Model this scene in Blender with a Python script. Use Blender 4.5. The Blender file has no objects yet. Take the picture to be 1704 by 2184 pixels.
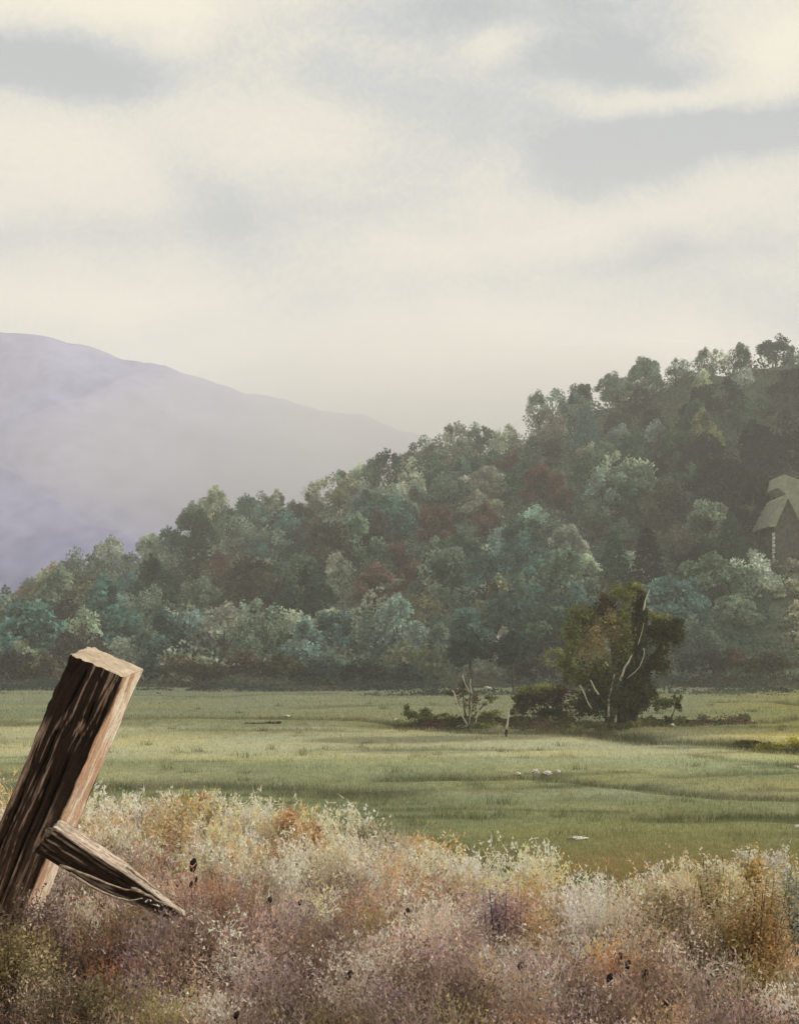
import bpy, math, random
import numpy as np

# ------------------------------------------------------------------ camera, sky, sun, exposure
SC = bpy.context.scene
COL = SC.collection
F = 2342.0          # focal length in picture units (picture 1704 x 2184)
CX, HY = 852.0, 1390.0
ZC = 4.0            # eye height above the meadow

cam = bpy.data.cameras.new('camera')
cam.sensor_fit = 'VERTICAL'
cam.sensor_height = 24.0
cam.lens = 24.0 * F / 2184.0
cam.shift_y = (HY - 1092.0) / 2184.0
cam.clip_start = 0.1
cam.clip_end = 6000.0
cam_o = bpy.data.objects.new('camera', cam)
COL.objects.link(cam_o)
cam_o.location = (0, 0, ZC)
cam_o.rotation_euler = (math.pi / 2, 0, 0)
SC.camera = cam_o

SUN_EL, SUN_AZ = math.radians(29), math.radians(87)     # azimuth from +Y towards +X
world = bpy.data.worlds.new('World')
SC.world = world
world.use_nodes = True
NT = world.node_tree
NT.nodes.clear()


class NG:
    """tiny node-graph helper"""
    def __init__(self, nt): self.nt = nt
    def n(self, typ, **kw):
        nd = self.nt.nodes.new(typ)
        for k, v in kw.items():
            if k == 'inp':
                for kk, vv in v.items():
                    if isinstance(vv, bpy.types.NodeSocket): self.nt.links.new(vv, nd.inputs[kk])
                    else: nd.inputs[kk].default_value = vv
            else: setattr(nd, k, v)
        return nd
    def m(self, op, a, b=None, c=None, clamp=False):
        nd = self.nt.nodes.new('ShaderNodeMath'); nd.operation = op; nd.use_clamp = clamp
        for i, v in enumerate((a, b, c)):
            if v is None: continue
            if isinstance(v, bpy.types.NodeSocket): self.nt.links.new(v, nd.inputs[i])
            else: nd.inputs[i].default_value = v
        return nd.outputs[0]
    def mix(self, fac, a, b, typ='MIX'):
        nd = self.nt.nodes.new('ShaderNodeMix'); nd.data_type = 'RGBA'; nd.blend_type = typ
        for s, v in ((nd.inputs[0], fac), (nd.inputs[6], a), (nd.inputs[7], b)):
            if isinstance(v, bpy.types.NodeSocket): self.nt.links.new(v, s)
            else: s.default_value = v if not isinstance(v, tuple) or len(v) == 4 else (*v, 1)
        return nd.outputs[2]


g = NG(NT)
out = g.n('ShaderNodeOutputWorld')
bg = g.n('ShaderNodeBackground')
NT.links.new(bg.outputs[0], out.inputs[0])
sky = g.n('ShaderNodeTexSky', sky_type='NISHITA', sun_disc=False, sun_elevation=SUN_EL, sun_rotation=SUN_AZ)
bg.inputs['Strength'].default_value = 0.10
tc = g.n('ShaderNodeTexCoord')
sep = g.n('ShaderNodeSeparateXYZ', inp={0: tc.outputs['Generated']})
dx, dy, dz = sep.outputs
ady = g.m('MAXIMUM', g.m('ABSOLUTE', dy), 0.18)
su = g.m('DIVIDE', dx, ady)          # tangent of bearing
sv = g.m('DIVIDE', dz, ady)          # tangent of elevation
su0 = g.n('ShaderNodeCombineXYZ', inp={0: su, 1: sv})
wmp = g.n('ShaderNodeMapping', inp={'Vector': su0.outputs[0], 'Scale': (7.0, 12.0, 1)})
wn_ = g.n('ShaderNodeTexNoise', inp={'Vector': wmp.outputs[0], 'Scale': 1.0, 'Detail': 5.0, 'Roughness': 0.6})
wsp = g.n('ShaderNodeSeparateColor', inp={0: wn_.outputs['Color']})
su = g.m('MULTIPLY_ADD', g.m('SUBTRACT', wsp.outputs[0], 0.5), 0.09, su)
sv = g.m('MULTIPLY_ADD', g.m('SUBTRACT', wsp.outputs[1], 0.5), 0.05, sv)
suv = g.n('ShaderNodeCombineXYZ', inp={0: su, 1: sv})
mp = g.n('ShaderNodeMapping', inp={'Vector': suv.outputs[0], 'Rotation': (0, 0, math.radians(-14)), 'Scale': (2.6, 7.0, 1)})
n1 = g.n('ShaderNodeTexNoise', inp={'Vector': mp.outputs[0], 'Scale': 1.0, 'Detail': 3.0, 'Roughness': 0.45, 'Distortion': 0.35})
mp2 = g.n('ShaderNodeMapping', inp={'Vector': suv.outputs[0], 'Rotation': (0, 0, math.radians(-20)), 'Location': (3.1, 1.7, 0), 'Scale': (5.5, 11.0, 1)})
n2 = g.n('ShaderNodeTexNoise', inp={'Vector': mp2.outputs[0], 'Scale': 1.0, 'Detail': 4.0, 'Roughness': 0.5, 'Distortion': 0.5})
cl = g.m('ADD', g.m('MULTIPLY', n1.outputs[0], 0.65), g.m('MULTIPLY', n2.outputs[0], 0.35))


def blob(px, py, rx, ry, rot, amp):
    """a soft cloud at the bearing/elevation seen at picture position px, py"""
    a = math.radians(rot); c, s = math.cos(a), math.sin(a)
    x = g.m('SUBTRACT', su, (px - CX) / F)
    y = g.m('SUBTRACT', sv, (HY - py) / F)
    xr = g.m('DIVIDE', g.m('ADD', g.m('MULTIPLY', x, c), g.m('MULTIPLY', y, s)), rx / F)
    yr = g.m('DIVIDE', g.m('ADD', g.m('MULTIPLY', x, -s), g.m('MULTIPLY', y, c)), ry / F)
    r2 = g.m('ADD', g.m('MULTIPLY', xr, xr), g.m('MULTIPLY', yr, yr))
    return g.m('MULTIPLY', g.m('EXPONENT', g.m('MULTIPLY', r2, -1.0)), amp)


CLOUDS = [  # + grey, - bright
    (150, 130, 260, 75, 0, .62), (60, 170, 330, 45, -2, .25), (360, 95, 70, 90, 60, -.45),
    (950, 30, 330, 70, 6, .50), (1300, 110, 300, 110, -8, .50), (800, 170, 420, 90, -6, .30), (1400, 165, 130, 45, 0, .3),
    (1060, 105, 90, 55, 25, -.50), (1240, 205, 190, 42, -4, -.60), (1640, 110, 170, 75, 12, -.55), (1500, 205, 260, 34, 8, -.4),
    (1480, 300, 330, 48, 9, .80), (1620, 255, 190, 40, 8, .55), (1290, 375, 180, 55, 12, .40), (900, 330, 420, 110, 15, .32),
    (440, 400, 170, 60, -35, .34), (120, 330, 340, 110, 0, -.25), (60, 500, 300, 50, 3, .30), (480, 520, 120, 60, -30, .25),
    (800, 640, 340, 70, 5, .28), (1450, 540, 260, 24, 8, .30), (1560, 620, 260, 60, 4, .12), (1700, 700, 160, 70, 0, .35),
    (900, 780, 500, 70, 0, -.30), (200, 640, 300, 60, -4, -.25), (1300, 470, 300, 50, 10, -.2), (600, 60, 130, 60, 0, -.1),
    (200, 20, 280, 40, 0, -.35),
]
acc = None
for b in CLOUDS:
    v = blob(*b); acc = v if acc is None else g.m('ADD', acc, v)
front = g.m('GREATER_THAN', dy, 0.0)
wob = g.m('MULTIPLY_ADD', n2.outputs[0], 1.1, 0.45)
cov = g.m('ADD', g.m('MULTIPLY', g.m('SUBTRACT', cl, 0.5), 2.0), g.m('MULTIPLY', g.m('MULTIPLY', acc, front), wob))
mp3 = g.n('ShaderNodeMapping', inp={'Vector': suv.outputs[0], 'Scale': (150.0, 120.0, 1)})
n3 = g.n('ShaderNodeTexNoise', inp={'Vector': mp3.outputs[0], 'Scale': 1.0, 'Detail': 3.0, 'Roughness': 0.6})
cov = g.m('ADD', cov, g.m('MULTIPLY', g.m('SUBTRACT', n3.outputs[0], 0.5), 0.55))
cov = g.m('MULTIPLY_ADD', cov, 1.0, 0.40, clamp=True)
cr = g.n('ShaderNodeValToRGB', inp={0: cov})
el = cr.color_ramp.elements
SKYK = 10.0 * 0.82
el[0].position = 0.0; el[0].color = (0.88 * SKYK, 0.82 * SKYK, 0.665 * SKYK, 1)
el[1].position = 1.0; el[1].color = (0.27 * SKYK, 0.34 * SKYK, 0.42 * SKYK, 1)
e = el.new(0.45); e.color = (0.67 * SKYK, 0.65 * SKYK, 0.575 * SKYK, 1)
e = el.new(0.72); e.color = (0.44 * SKYK, 0.485 * SKYK, 0.525 * SKYK, 1)
low = g.m('EXPONENT', g.m('MULTIPLY', g.m('MAXIMUM', sv, 0.0), -4.2))
warm = g.mix(low, cr.outputs[0], (1.02 * SKYK, 0.92 * SKYK, 0.725 * SKYK, 1))
skyc = g.mix(0.94, sky.outputs[0], warm)
NT.links.new(skyc, bg.inputs['Color'])

sun = bpy.data.lights.new('sun', 'SUN')
sun.energy = 2.9
sun.angle = math.radians(6)
sun.color = (1.0, 0.93, 0.80)
sun_o = bpy.data.objects.new('sun', sun)
COL.objects.link(sun_o)
from mathutils import Vector, Matrix
sd = Vector((math.sin(SUN_AZ) * math.cos(SUN_EL), math.cos(SUN_AZ) * math.cos(SUN_EL), math.sin(SUN_EL)))
sun_o.rotation_euler = (-sd).to_track_quat('-Z', 'Y').to_euler()
sun_o.location = sd * 900

SC.view_settings.view_transform = 'Standard'
SC.view_settings.look = 'None'
SC.view_settings.exposure = 0.56
SC.view_settings.gamma = 1.0
SC.view_settings.use_curve_mapping = False
SC.render.engine = 'CYCLES'
SC.cycles.volume_bounces = 2
SC.cycles.max_bounces = 6
SC.cycles.diffuse_bounces = 3
SC.cycles.transmission_bounces = 3
SC.cycles.use_denoising = True

rng = np.random.default_rng(11)
random.seed(11)

# ------------------------------------------------------------------ helpers


def smooth(a, b, x):
    t = np.clip((np.asarray(x, float) - a) / (b - a), 0, 1)
    return t * t * (3 - 2 * t)


def _h(ix, iy, s):
    n = (ix.astype(np.int64) * 374761393 + iy.astype(np.int64) * 668265263 + s * 974634777) & 0xFFFFFFFF
    n = ((n ^ (n >> 13)) * 1274126177) & 0xFFFFFFFF
    n = (n ^ (n >> 16)) & 0xFFFFFFFF
    return n / 4294967295.0


def vnoise(x, y, s=0):
    x = np.asarray(x, float); y = np.asarray(y, float)
    x, y = np.broadcast_arrays(x, y)
    ix, iy = np.floor(x), np.floor(y)
    fx, fy = x - ix, y - iy
    fx = fx * fx * (3 - 2 * fx); fy = fy * fy * (3 - 2 * fy)
    a, b = _h(ix, iy, s), _h(ix + 1, iy, s)
    c, d = _h(ix, iy + 1, s), _h(ix + 1, iy + 1, s)
    return (a + (b - a) * fx) * (1 - fy) + (c + (d - c) * fx) * fy


def fbm(x, y, s=0, o=4):
    v, a, t = 0, 0.5, 0
    for i in range(o):
        v = v + a * vnoise(np.asarray(x) * 2 ** i, np.asarray(y) * 2 ** i, s + i * 17)
        t += a; a *= 0.5
    return v / t


def P(px, py, d):
    return np.array([(px - CX) / F * d, d, ZC - (py - HY) / F * d])


def mesh_np(name, V, T, mat, tint=None, quads=False, smooth_sh=False):
    V = np.ascontiguousarray(V, dtype=np.float32); T = np.ascontiguousarray(T, dtype=np.int32)
    k = T.shape[1]
    me = bpy.data.meshes.new(name)
    me.vertices.add(len(V)); me.vertices.foreach_set('co', V.ravel())
    me.loops.add(T.size); me.loops.foreach_set('vertex_index', T.ravel())
    me.polygons.add(len(T))
    me.polygons.foreach_set('loop_start', np.arange(0, T.size, k, dtype=np.int32))
    me.polygons.foreach_set('loop_total', np.full(len(T), k, dtype=np.int32))
    if smooth_sh: me.polygons.foreach_set('use_smooth', np.ones(len(T), dtype=bool))
    if tint is not None:
        tint = np.asarray(tint, dtype=np.float32)
        dom = 'POINT' if len(tint) == len(V) and len(V) != len(T) else 'FACE'
        at = me.attributes.new('tint', 'FLOAT_COLOR', dom)
        c4 = np.ones((len(tint), 4), dtype=np.float32); c4[:, :3] = tint
        at.data.foreach_set('color', c4.ravel())
    me.update(calc_edges=True)
    me.materials.append(mat)
    return me


def obj(name, me, parent=None, loc=None):
    o = bpy.data.objects.new(name, me); COL.objects.link(o)
    if parent is not None: o.parent = parent
    if loc is not None: o.location = loc
    return o


def tag(o, label=None, cat=None, group=None, kind=None):
    if label: o['label'] = label
    if cat: o['category'] = cat
    if group: o['group'] = group
    if kind: o['kind'] = kind
    return o


def thing(name, label, cat, loc, group=None):
    return tag(obj(name, None, None, tuple(float(v) for v in loc)), label, cat, group)


def leaf_tris(C, size, flat=0.0):
    """random triangles round centres C (n,3) with edge about size (n,)"""
    n = len(C)
    a = rng.normal(size=(n, 3)); b = rng.normal(size=(n, 3))
    if flat: a[:, 2] *= 1 - flat; b[:, 2] *= 1 - flat
    a /= np.linalg.norm(a, axis=1, keepdims=True)
    b -= a * (a * b).sum(1, keepdims=True)
    b /= np.linalg.norm(b, axis=1, keepdims=True)
    s = np.asarray(size).reshape(-1, 1) * np.ones((n, 1))
    V = np.empty((n, 3, 3))
    V[:, 0] = C - a * s * .6
    V[:, 1] = C + a * s * .45 + b * s * .38
    V[:, 2] = C + a * s * .45 - b * s * .38
    return V.reshape(-1, 3), np.arange(n * 3).reshape(-1, 3)


def blades(B, h, w, lean=0.35):
    """upright tapering grass blades standing on B"""
    n = len(B)
    an = rng.uniform(0, 2 * np.pi, n); la = rng.uniform(0, 2 * np.pi, n); lm = np.abs(rng.normal(0, lean, n))
    sx = np.stack([np.cos(an), np.sin(an), np.zeros(n)], 1) * np.asarray(w).reshape(-1, 1) * .5
    tip = np.stack([np.cos(la) * lm * h, np.sin(la) * lm * h, h * np.ones(n)], 1)
    V = np.empty((n, 3, 3)); V[:, 0] = B - sx; V[:, 1] = B + sx; V[:, 2] = B + tip
    return V.reshape(-1, 3), np.arange(n * 3).reshape(-1, 3)


def tube(pts, rad, sides=7, rough=0.0):
    pts = np.asarray(pts, float); rad = np.asarray(rad, float); n = len(pts)
    V = []; Q = []
    for i in range(n):
        t = pts[min(i + 1, n - 1)] - pts[max(i - 1, 0)]; t = t / (np.linalg.norm(t) + 1e-9)
        u = np.cross(t, (0.31, 0.9, 0.17)); u /= np.linalg.norm(u); w = np.cross(t, u)
        for k in range(sides):
            a = 2 * np.pi * k / sides
            r = rad[i] * (1 + rough * random.uniform(-1, 1))
            V.append(pts[i] + r * (np.cos(a) * u + np.sin(a) * w))
    for i in range(n - 1):
        for k in range(sides):
            a = i * sides + k; b = i * sides + (k + 1) % sides
            Q.append((a, b, b + sides, a + sides))
    V.append(pts[0]); V.append(pts[-1])
    c0, c1 = n * sides, n * sides + 1
    for k in range(sides):
        Q.append((c0, (k + 1) % sides, k, k))
        Q.append((c1, (n - 1) * sides + k, (n - 1) * sides + (k + 1) % sides, (n - 1) * sides + (k + 1) % sides))
    return np.array(V), Q


def mesh_py(name, parts, mat, smooth_sh=True):
    """parts: list of (verts, faces) -> one mesh (faces may repeat the last index for a triangle)"""
    V = []; Fc = []; o = 0
    for v, q in parts:
        V += [tuple(map(float, p)) for p in v]
        for f in q:
            f = [int(i) + o for i in f]
            if len(f) == 4 and f[2] == f[3]: f = f[:3]
            Fc.append(f)
        o += len(v)
    me = bpy.data.meshes.new(name); me.from_pydata(V, [], Fc); me.update()
    if smooth_sh: me.polygons.foreach_set('use_smooth', np.ones(len(me.polygons), dtype=bool))
    me.materials.append(mat)
    return me


def bez(p, n=9, wob=0.0):
    """smooth polyline through control points"""
    p = np.asarray(p, float)
    t = np.linspace(0, len(p) - 1, n); i = np.minimum(t.astype(int), len(p) - 2); f = (t - i)[:, None]
    pm = p[np.maximum(i - 1, 0)]; p0 = p[i]; p1 = p[i + 1]; p2 = p[np.minimum(i + 2, len(p) - 1)]
    r = 0.5 * (2 * p0 + (p1 - pm) * f + (2 * pm - 5 * p0 + 4 * p1 - p2) * f ** 2 + (3 * p0 - pm - 3 * p1 + p2) * f ** 3)
    if wob: r[1:-1] += rng.normal(0, wob, r[1:-1].shape)
    return r


# ------------------------------------------------------------------ materials


def leaf_material(name, transl=0.35):
    m = bpy.data.materials.new(name); m.use_nodes = True
    nt = m.node_tree; nt.nodes.clear(); q = NG(nt)
    o = q.n('ShaderNodeOutputMaterial')
    at = q.n('ShaderNodeAttribute', attribute_name='tint')
    oi = q.n('ShaderNodeObjectInfo')
    c = q.mix(1.0, at.outputs['Color'], oi.outputs['Color'], 'MULTIPLY')
    d = q.n('ShaderNodeBsdfDiffuse', inp={'Color': c})
    t = q.n('ShaderNodeBsdfTranslucent', inp={'Color': c})
    x = q.n('ShaderNodeMixShader', inp={0: transl, 1: d.outputs[0], 2: t.outputs[0]})
    nt.links.new(x.outputs[0], o.inputs[0])
    return m


def rough_material(name, c1, c2, scale=3.0, stretch=(1, 1, 1), bump=0.4, rough=0.9, detail=6.0, pos=(0.35, 0.65)):
    m = bpy.data.materials.new(name); m.use_nodes = True
    nt = m.node_tree; nt.nodes.clear(); q = NG(nt)
    o = q.n('ShaderNodeOutputMaterial')
    tcn = q.n('ShaderNodeTexCoord')
    mpn = q.n('ShaderNodeMapping', inp={'Vector': tcn.outputs['Object'], 'Scale': stretch})
    nz = q.n('ShaderNodeTexNoise', inp={'Vector': mpn.outputs[0], 'Scale': scale, 'Detail': detail, 'Roughness': 0.6})
    rp = q.n('ShaderNodeValToRGB', inp={0: nz.outputs[0]})
    rp.color_ramp.elements[0].position = pos[0]; rp.color_ramp.elements[0].color = (*c1, 1)
    rp.color_ramp.elements[1].position = pos[1]; rp.color_ramp.elements[1].color = (*c2, 1)
    bp = q.n('ShaderNodeBump', inp={'Height': nz.outputs[0], 'Strength': bump, 'Distance': 0.03})
    p = q.n('ShaderNodeBsdfPrincipled', inp={'Base Color': rp.outputs[0], 'Roughness': rough, 'Normal': bp.outputs[0]})
    p.inputs['Specular IOR Level'].default_value = 0.15
    nt.links.new(p.outputs[0], o.inputs[0])
    return m


def ground_material():
    m = bpy.data.materials.new('turf_and_soil'); m.use_nodes = True
    nt = m.node_tree; nt.nodes.clear(); q = NG(nt)
    o = q.n('ShaderNodeOutputMaterial')
    at = q.n('ShaderNodeAttribute', attribute_name='tint')
    tcn = q.n('ShaderNodeTexCoord')
    nz = q.n('ShaderNodeTexNoise', inp={'Vector': tcn.outputs['Object'], 'Scale': 2.3, 'Detail': 8.0, 'Roughness': 0.7})
    f = q.m('MULTIPLY_ADD', nz.outputs[0], 1.1, 0.45)
    fc = q.n('ShaderNodeCombineXYZ', inp={0: f, 1: f, 2: f})
    c = q.mix(1.0, at.outputs['Color'], fc.outputs[0], 'MULTIPLY')
    bp = q.n('ShaderNodeBump', inp={'Height': nz.outputs[0], 'Strength': 0.5, 'Distance': 0.1})
    d = q.n('ShaderNodeBsdfDiffuse', inp={'Color': c, 'Normal': bp.outputs[0]})
    nt.links.new(d.outputs[0], o.inputs[0])
    return m


M_LEAF = leaf_material('foliage')
M_GROUND = ground_material()
M_BARK = rough_material('dark_bark', (.03, .024, .018), (.09, .075, .055), 5.0, (1, 1, .3))
M_PALE = rough_material('bleached_dead_wood', (.36, .33, .26), (.62, .58, .48), 6.0, (1, 1, .3))
M_STONE = rough_material('pale_stone', (.50, .48, .43), (.82, .80, .74), 9.0)
M_DARKST = rough_material('dark_wall_stone', (.045, .040, .034), (.13, .115, .095), 1.4)
M_ROOF = rough_material('mossy_roof', (.20, .225, .17), (.36, .38, .29), 1.1, (1, 1, 1))
M_LOG = rough_material('rotten_log', (.02, .014, .012), (.07, .045, .035), 5.0, (.4, 1, 1))
M_SEED = rough_material('dry_seed_head', (.012, .009, .010), (.045, .03, .03), 60.0)

# ------------------------------------------------------------------ terrain
CREST = np.array([(-600, 1360), (-200, 1340), (0, 1292), (60, 1235), (110, 1190), (200, 1182), (300, 1150), (400, 1080), (480, 1055), (600, 1048),
                  (700, 995), (800, 972), (950, 915), (1060, 888), (1150, 852), (1250, 822), (1350, 803), (1450, 748), (1550, 730), (1704, 716), (2000, 690), (2500, 680)], float)


def ridge(u):
    px = CX + F * u
    dr = np.interp(px, (0, 852, 1704), (225, 258, 262))
    yg = np.interp(px, CREST[:, 0], CREST[:, 1]) + 8.0 * F / dr
    zr = ZC + (HY - yg) / F * dr
    return dr, np.maximum(zr, 0.5)


D0 = 130.0
HC_PX = np.array((-600, 0, 200, 450, 650, 760, 900, 1000, 1060, 1130, 1250, 1330, 1420, 1520, 1640, 1704, 2300), float)
HC_PY = np.array((1700, 1690, 1690, 1698, 1740, 1742, 1775, 1800, 1846, 1815, 1875, 1890, 1862, 1840, 1850, 1875, 1890), float)
DITCH = [  # picture points on the meadow (taken as level ground), half width (m), strength
    ([(820, 1652), (980, 1650), (1140, 1652), (1250, 1664), (1400, 1682), (1550, 1697), (1760, 1706)], .30, .9),
    ([(1480, 1607), (1600, 1626), (1760, 1650)], .22, .5),
    ([(880, 1545), (1010, 1555), (1200, 1556), (1300, 1566), (1400, 1578), (1560, 1584), (1760, 1604)], 1.2, .85),
    ([(480, 1528), (620, 1530), (740, 1530), (830, 1538), (900, 1545)], .6, .9),
    ([(290, 1484), (480, 1486), (700, 1478)], .6, .6),
    ([(1430, 1655), (1580, 1650), (1760, 1652)], .22, .5),
    ([(1540, 1500), (1640, 1497), (1760, 1510)], .7, .7),
    ([(1480, 1542), (1600, 1540), (1700, 1530)], .5, .6),
    ([(1400, 1742), (1560, 1735), (1760, 1745)], .5, .6),
    ([(250, 1672), (420, 1664), (600, 1672), (800, 1690)], .9, .55),
]


def flat_pt(px, py):
    d = F * ZC / (py - HY)
    return ((px - CX) / F * d, d)


DITCH_W = [(np.array([flat_pt(*p) for p in pl]), w, s) for pl, w, s in DITCH]
DITCH_W = [(a, w * 1.5, min(1., s * 1.15)) for a, w, s in DITCH_W]


def ditch(x, y):
    """0..1 strength of the ditches at world x, y"""
    x = np.asarray(x, float); y = np.asarray(y, float)
    r = np.zeros(np.broadcast(x, y).shape)
    jit = (fbm(x * .9, y * .9, 77, 3) - .5) * .5
    for pl, w, s in DITCH_W:
        dm = np.full(r.shape, 1e9)
        for (ax, ay), (bx, by) in zip(pl[:-1], pl[1:]):
            ex, ey = bx - ax, by - ay
            t = np.clip(((x - ax) * ex + (y - ay) * ey) / (ex * ex + ey * ey), 0, 1)
            dm = np.minimum(dm, np.hypot(x - ax - t * ex, (y - ay - t * ey)))
        ww = w * (1 + jit)
        r = np.maximum(r, s * np.exp(-(dm / ww) ** 2))
    return r


def crest_d(x, d):
    px = CX + F * x / np.maximum(d, .5)
    py = np.interp(px, HC_PX, HC_PY)
    c = F * 1.27 / (py - HY)
    return c * (1 + .16 * (fbm(px / 75., 3.3, 5, 4) - .5))


def height(x, y):
    x = np.asarray(x, float); y = np.asarray(y, float)
    r = np.hypot(x, y); a = np.abs(np.arctan2(x, y)); sg = np.sign(x)
    ac = np.minimum(a, math.radians(33))
    u = np.tan(ac) * sg
    d = np.maximum(r * np.cos(ac), .01)
    c = np.where(a < math.radians(75), crest_d(u * d, d), 9.0)
    bank = 2.42 * (1 - smooth(0, 1, (d - c) / 15.0) ** .8)
    bank = bank + .10 * (fbm(x * .7, y * .7, 3, 3) - .5)
    und = (fbm(x / 18., y / 7., 9, 3) - .5) * .6 * smooth(18, 40, d) * (1 - smooth(110, 135, d))
    dr, zr = ridge(u)
    t = np.clip((d - D0) / (dr - D0), 0, 1)
    hill = zr * (.25 * t + .75 * t ** 1.35)
    hill = hill * (1 - .55 * smooth(0, 260, d - dr))
    hill = hill + (fbm(x / 26., y / 26., 21, 3) - .5) * 6 * smooth(D0 + 10, D0 + 60, d)
    hill = hill * (1 - smooth(math.radians(55), math.radians(95), a))
    return bank + und + hill - .22 * ditch(x, y) * (d > 12) * (d < 130)


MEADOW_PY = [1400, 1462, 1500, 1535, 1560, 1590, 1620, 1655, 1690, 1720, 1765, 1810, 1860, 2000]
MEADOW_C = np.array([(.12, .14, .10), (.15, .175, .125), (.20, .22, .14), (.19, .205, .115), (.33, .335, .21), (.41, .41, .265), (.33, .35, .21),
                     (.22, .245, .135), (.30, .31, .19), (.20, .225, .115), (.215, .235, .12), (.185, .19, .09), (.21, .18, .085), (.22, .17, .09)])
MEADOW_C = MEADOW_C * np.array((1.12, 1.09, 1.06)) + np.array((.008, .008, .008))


def meadow_col(x, d):
    d = np.maximum(d, 6)
    py = HY + F * ZC / d
    px = CX + F * x / d
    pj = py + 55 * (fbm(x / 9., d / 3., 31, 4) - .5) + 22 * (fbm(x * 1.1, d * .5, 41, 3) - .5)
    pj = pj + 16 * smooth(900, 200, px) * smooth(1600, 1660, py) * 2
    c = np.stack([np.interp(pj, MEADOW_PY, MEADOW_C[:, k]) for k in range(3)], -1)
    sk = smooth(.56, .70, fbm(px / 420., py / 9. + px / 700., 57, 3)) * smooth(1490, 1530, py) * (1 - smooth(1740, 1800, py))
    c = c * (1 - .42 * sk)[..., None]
    warm = (fbm(x / 6., d / 4., 51, 3) - .5)[..., None]
    c = c * (1 + warm * np.array((.35, .15, -.2)))
    yel = smooth(1350, 1750, px) * smooth(1700, 1560, py)
    c = c * (1 + yel[..., None] * np.array((.16, .10, -.25)))
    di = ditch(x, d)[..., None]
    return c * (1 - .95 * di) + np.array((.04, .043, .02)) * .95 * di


HP = np.array([  # heath palette
    (.86, .77, .56),   # cream straw
    (.68, .46, .21),   # ochre
    (.46, .21, .10),   # rust
    (.78, .60, .50),   # dusty pink
    (.40, .31, .34),   # mauve
    (.82, .74, .65),   # pale pinkish grey
    (.27, .185, .135),   # brown
    (.33, .29, .11),   # olive
    (.13, .085, .07),  # dark brown
    (.26, .17, .27),   # violet
])
HP = np.minimum(HP * np.array([1.08, 1.1, 1.05, 1.1, 1.12, 1.08, 1.05, 1.0, .85, 1.15])[:, None], .88)


def heath_col(x, d):
    px = CX + F * x / d; py = HY + F * 1.27 / d
    edge = np.interp(px, HC_PX, HC_PY)
    t = np.clip((py - edge) / 330., 0, 1.3)           # 0 at the far edge of the heath
    ll = smooth(520, 60, px) * smooth(1900, 2060, py)  # lower left corner
    rr = smooth(1380, 1560, px)
    dk = smooth(520, 100, px) * smooth(1840, 1950, py)
    b = np.stack([1.35 - 2.1 * t, .80 - 1.2 * t + .45 * rr, .12 - .15 * t, .52 + .08 * t, .25 + .35 * t, .55 - .35 * t - .6 * ll,
                  -.15 + 1.15 * t + .25 * dk, -.15 + .3 * t + .85 * ll + .3 * rr, -.65 + 1.15 * t + .35 * ll + .2 * dk, -.22 + .2 * t], -1)
    for i in range(len(HP)):
        b[..., i] += 3.4 * (fbm(x * 3.6 + i * 7.7, d * 2.6 + i * 3.1, 100 + i * 9, 3) - .5)
        b[..., i] += 2.0 * (fbm(x * 13 + i * 5.7, d * 10 + i * 2.1, 300 + i * 9, 2) - .5)
    w = np.exp((b - b.max(-1, keepdims=True)) * 7.0)
    w /= w.sum(-1, keepdims=True)
    return (w[..., None] * HP).sum(-2)


def build_ground():
    th = np.concatenate([np.linspace(-math.pi, -.55, 40)[:-1], np.linspace(-.55, .55, 300), np.linspace(.55, math.pi, 40)[1:]])
    r = np.concatenate([[.05], np.geomspace(1.0, 8.0, 40), np.geomspace(8.2, 40, 130), np.geomspace(40.3, 135, 130), np.linspace(138, 400, 70), np.linspace(420, 1150, 20)])
    R, TH = np.meshgrid(r, th, indexing='ij')
    X, Y = R * np.sin(TH), R * np.cos(TH)
    Z = height(X, Y)
    V = np.stack([X, Y, Z], -1).reshape(-1, 3)
    nr, nt = R.shape
    i = np.arange((nr - 1) * nt).reshape(nr - 1, nt)[:, :-1].ravel()
    Q = np.stack([i, i + nt, i + nt + 1, i + 1], 1)
    A = np.minimum(np.abs(TH), .6) * np.sign(TH)
    D = np.maximum(R * np.cos(A), .6); XX = D * np.tan(A)
    c = crest_d(XX, D)
    hz = smooth(.3, -.3, D - c)[..., None]
    soil = heath_col(XX, np.clip(D, 2.5, 20)) * .45 + np.array((.05, .04, .035)) * .55
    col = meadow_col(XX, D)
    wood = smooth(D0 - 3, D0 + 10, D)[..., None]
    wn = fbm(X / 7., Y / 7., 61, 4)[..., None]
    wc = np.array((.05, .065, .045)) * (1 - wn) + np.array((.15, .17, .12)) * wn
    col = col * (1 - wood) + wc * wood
    col = col * (1 - hz) + soil * hz
    me = mesh_np('ground', V, Q, M_GROUND, col.reshape(-1, 3), smooth_sh=True)
    return tag(obj('ground', me), kind='structure')


build_ground()


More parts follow.
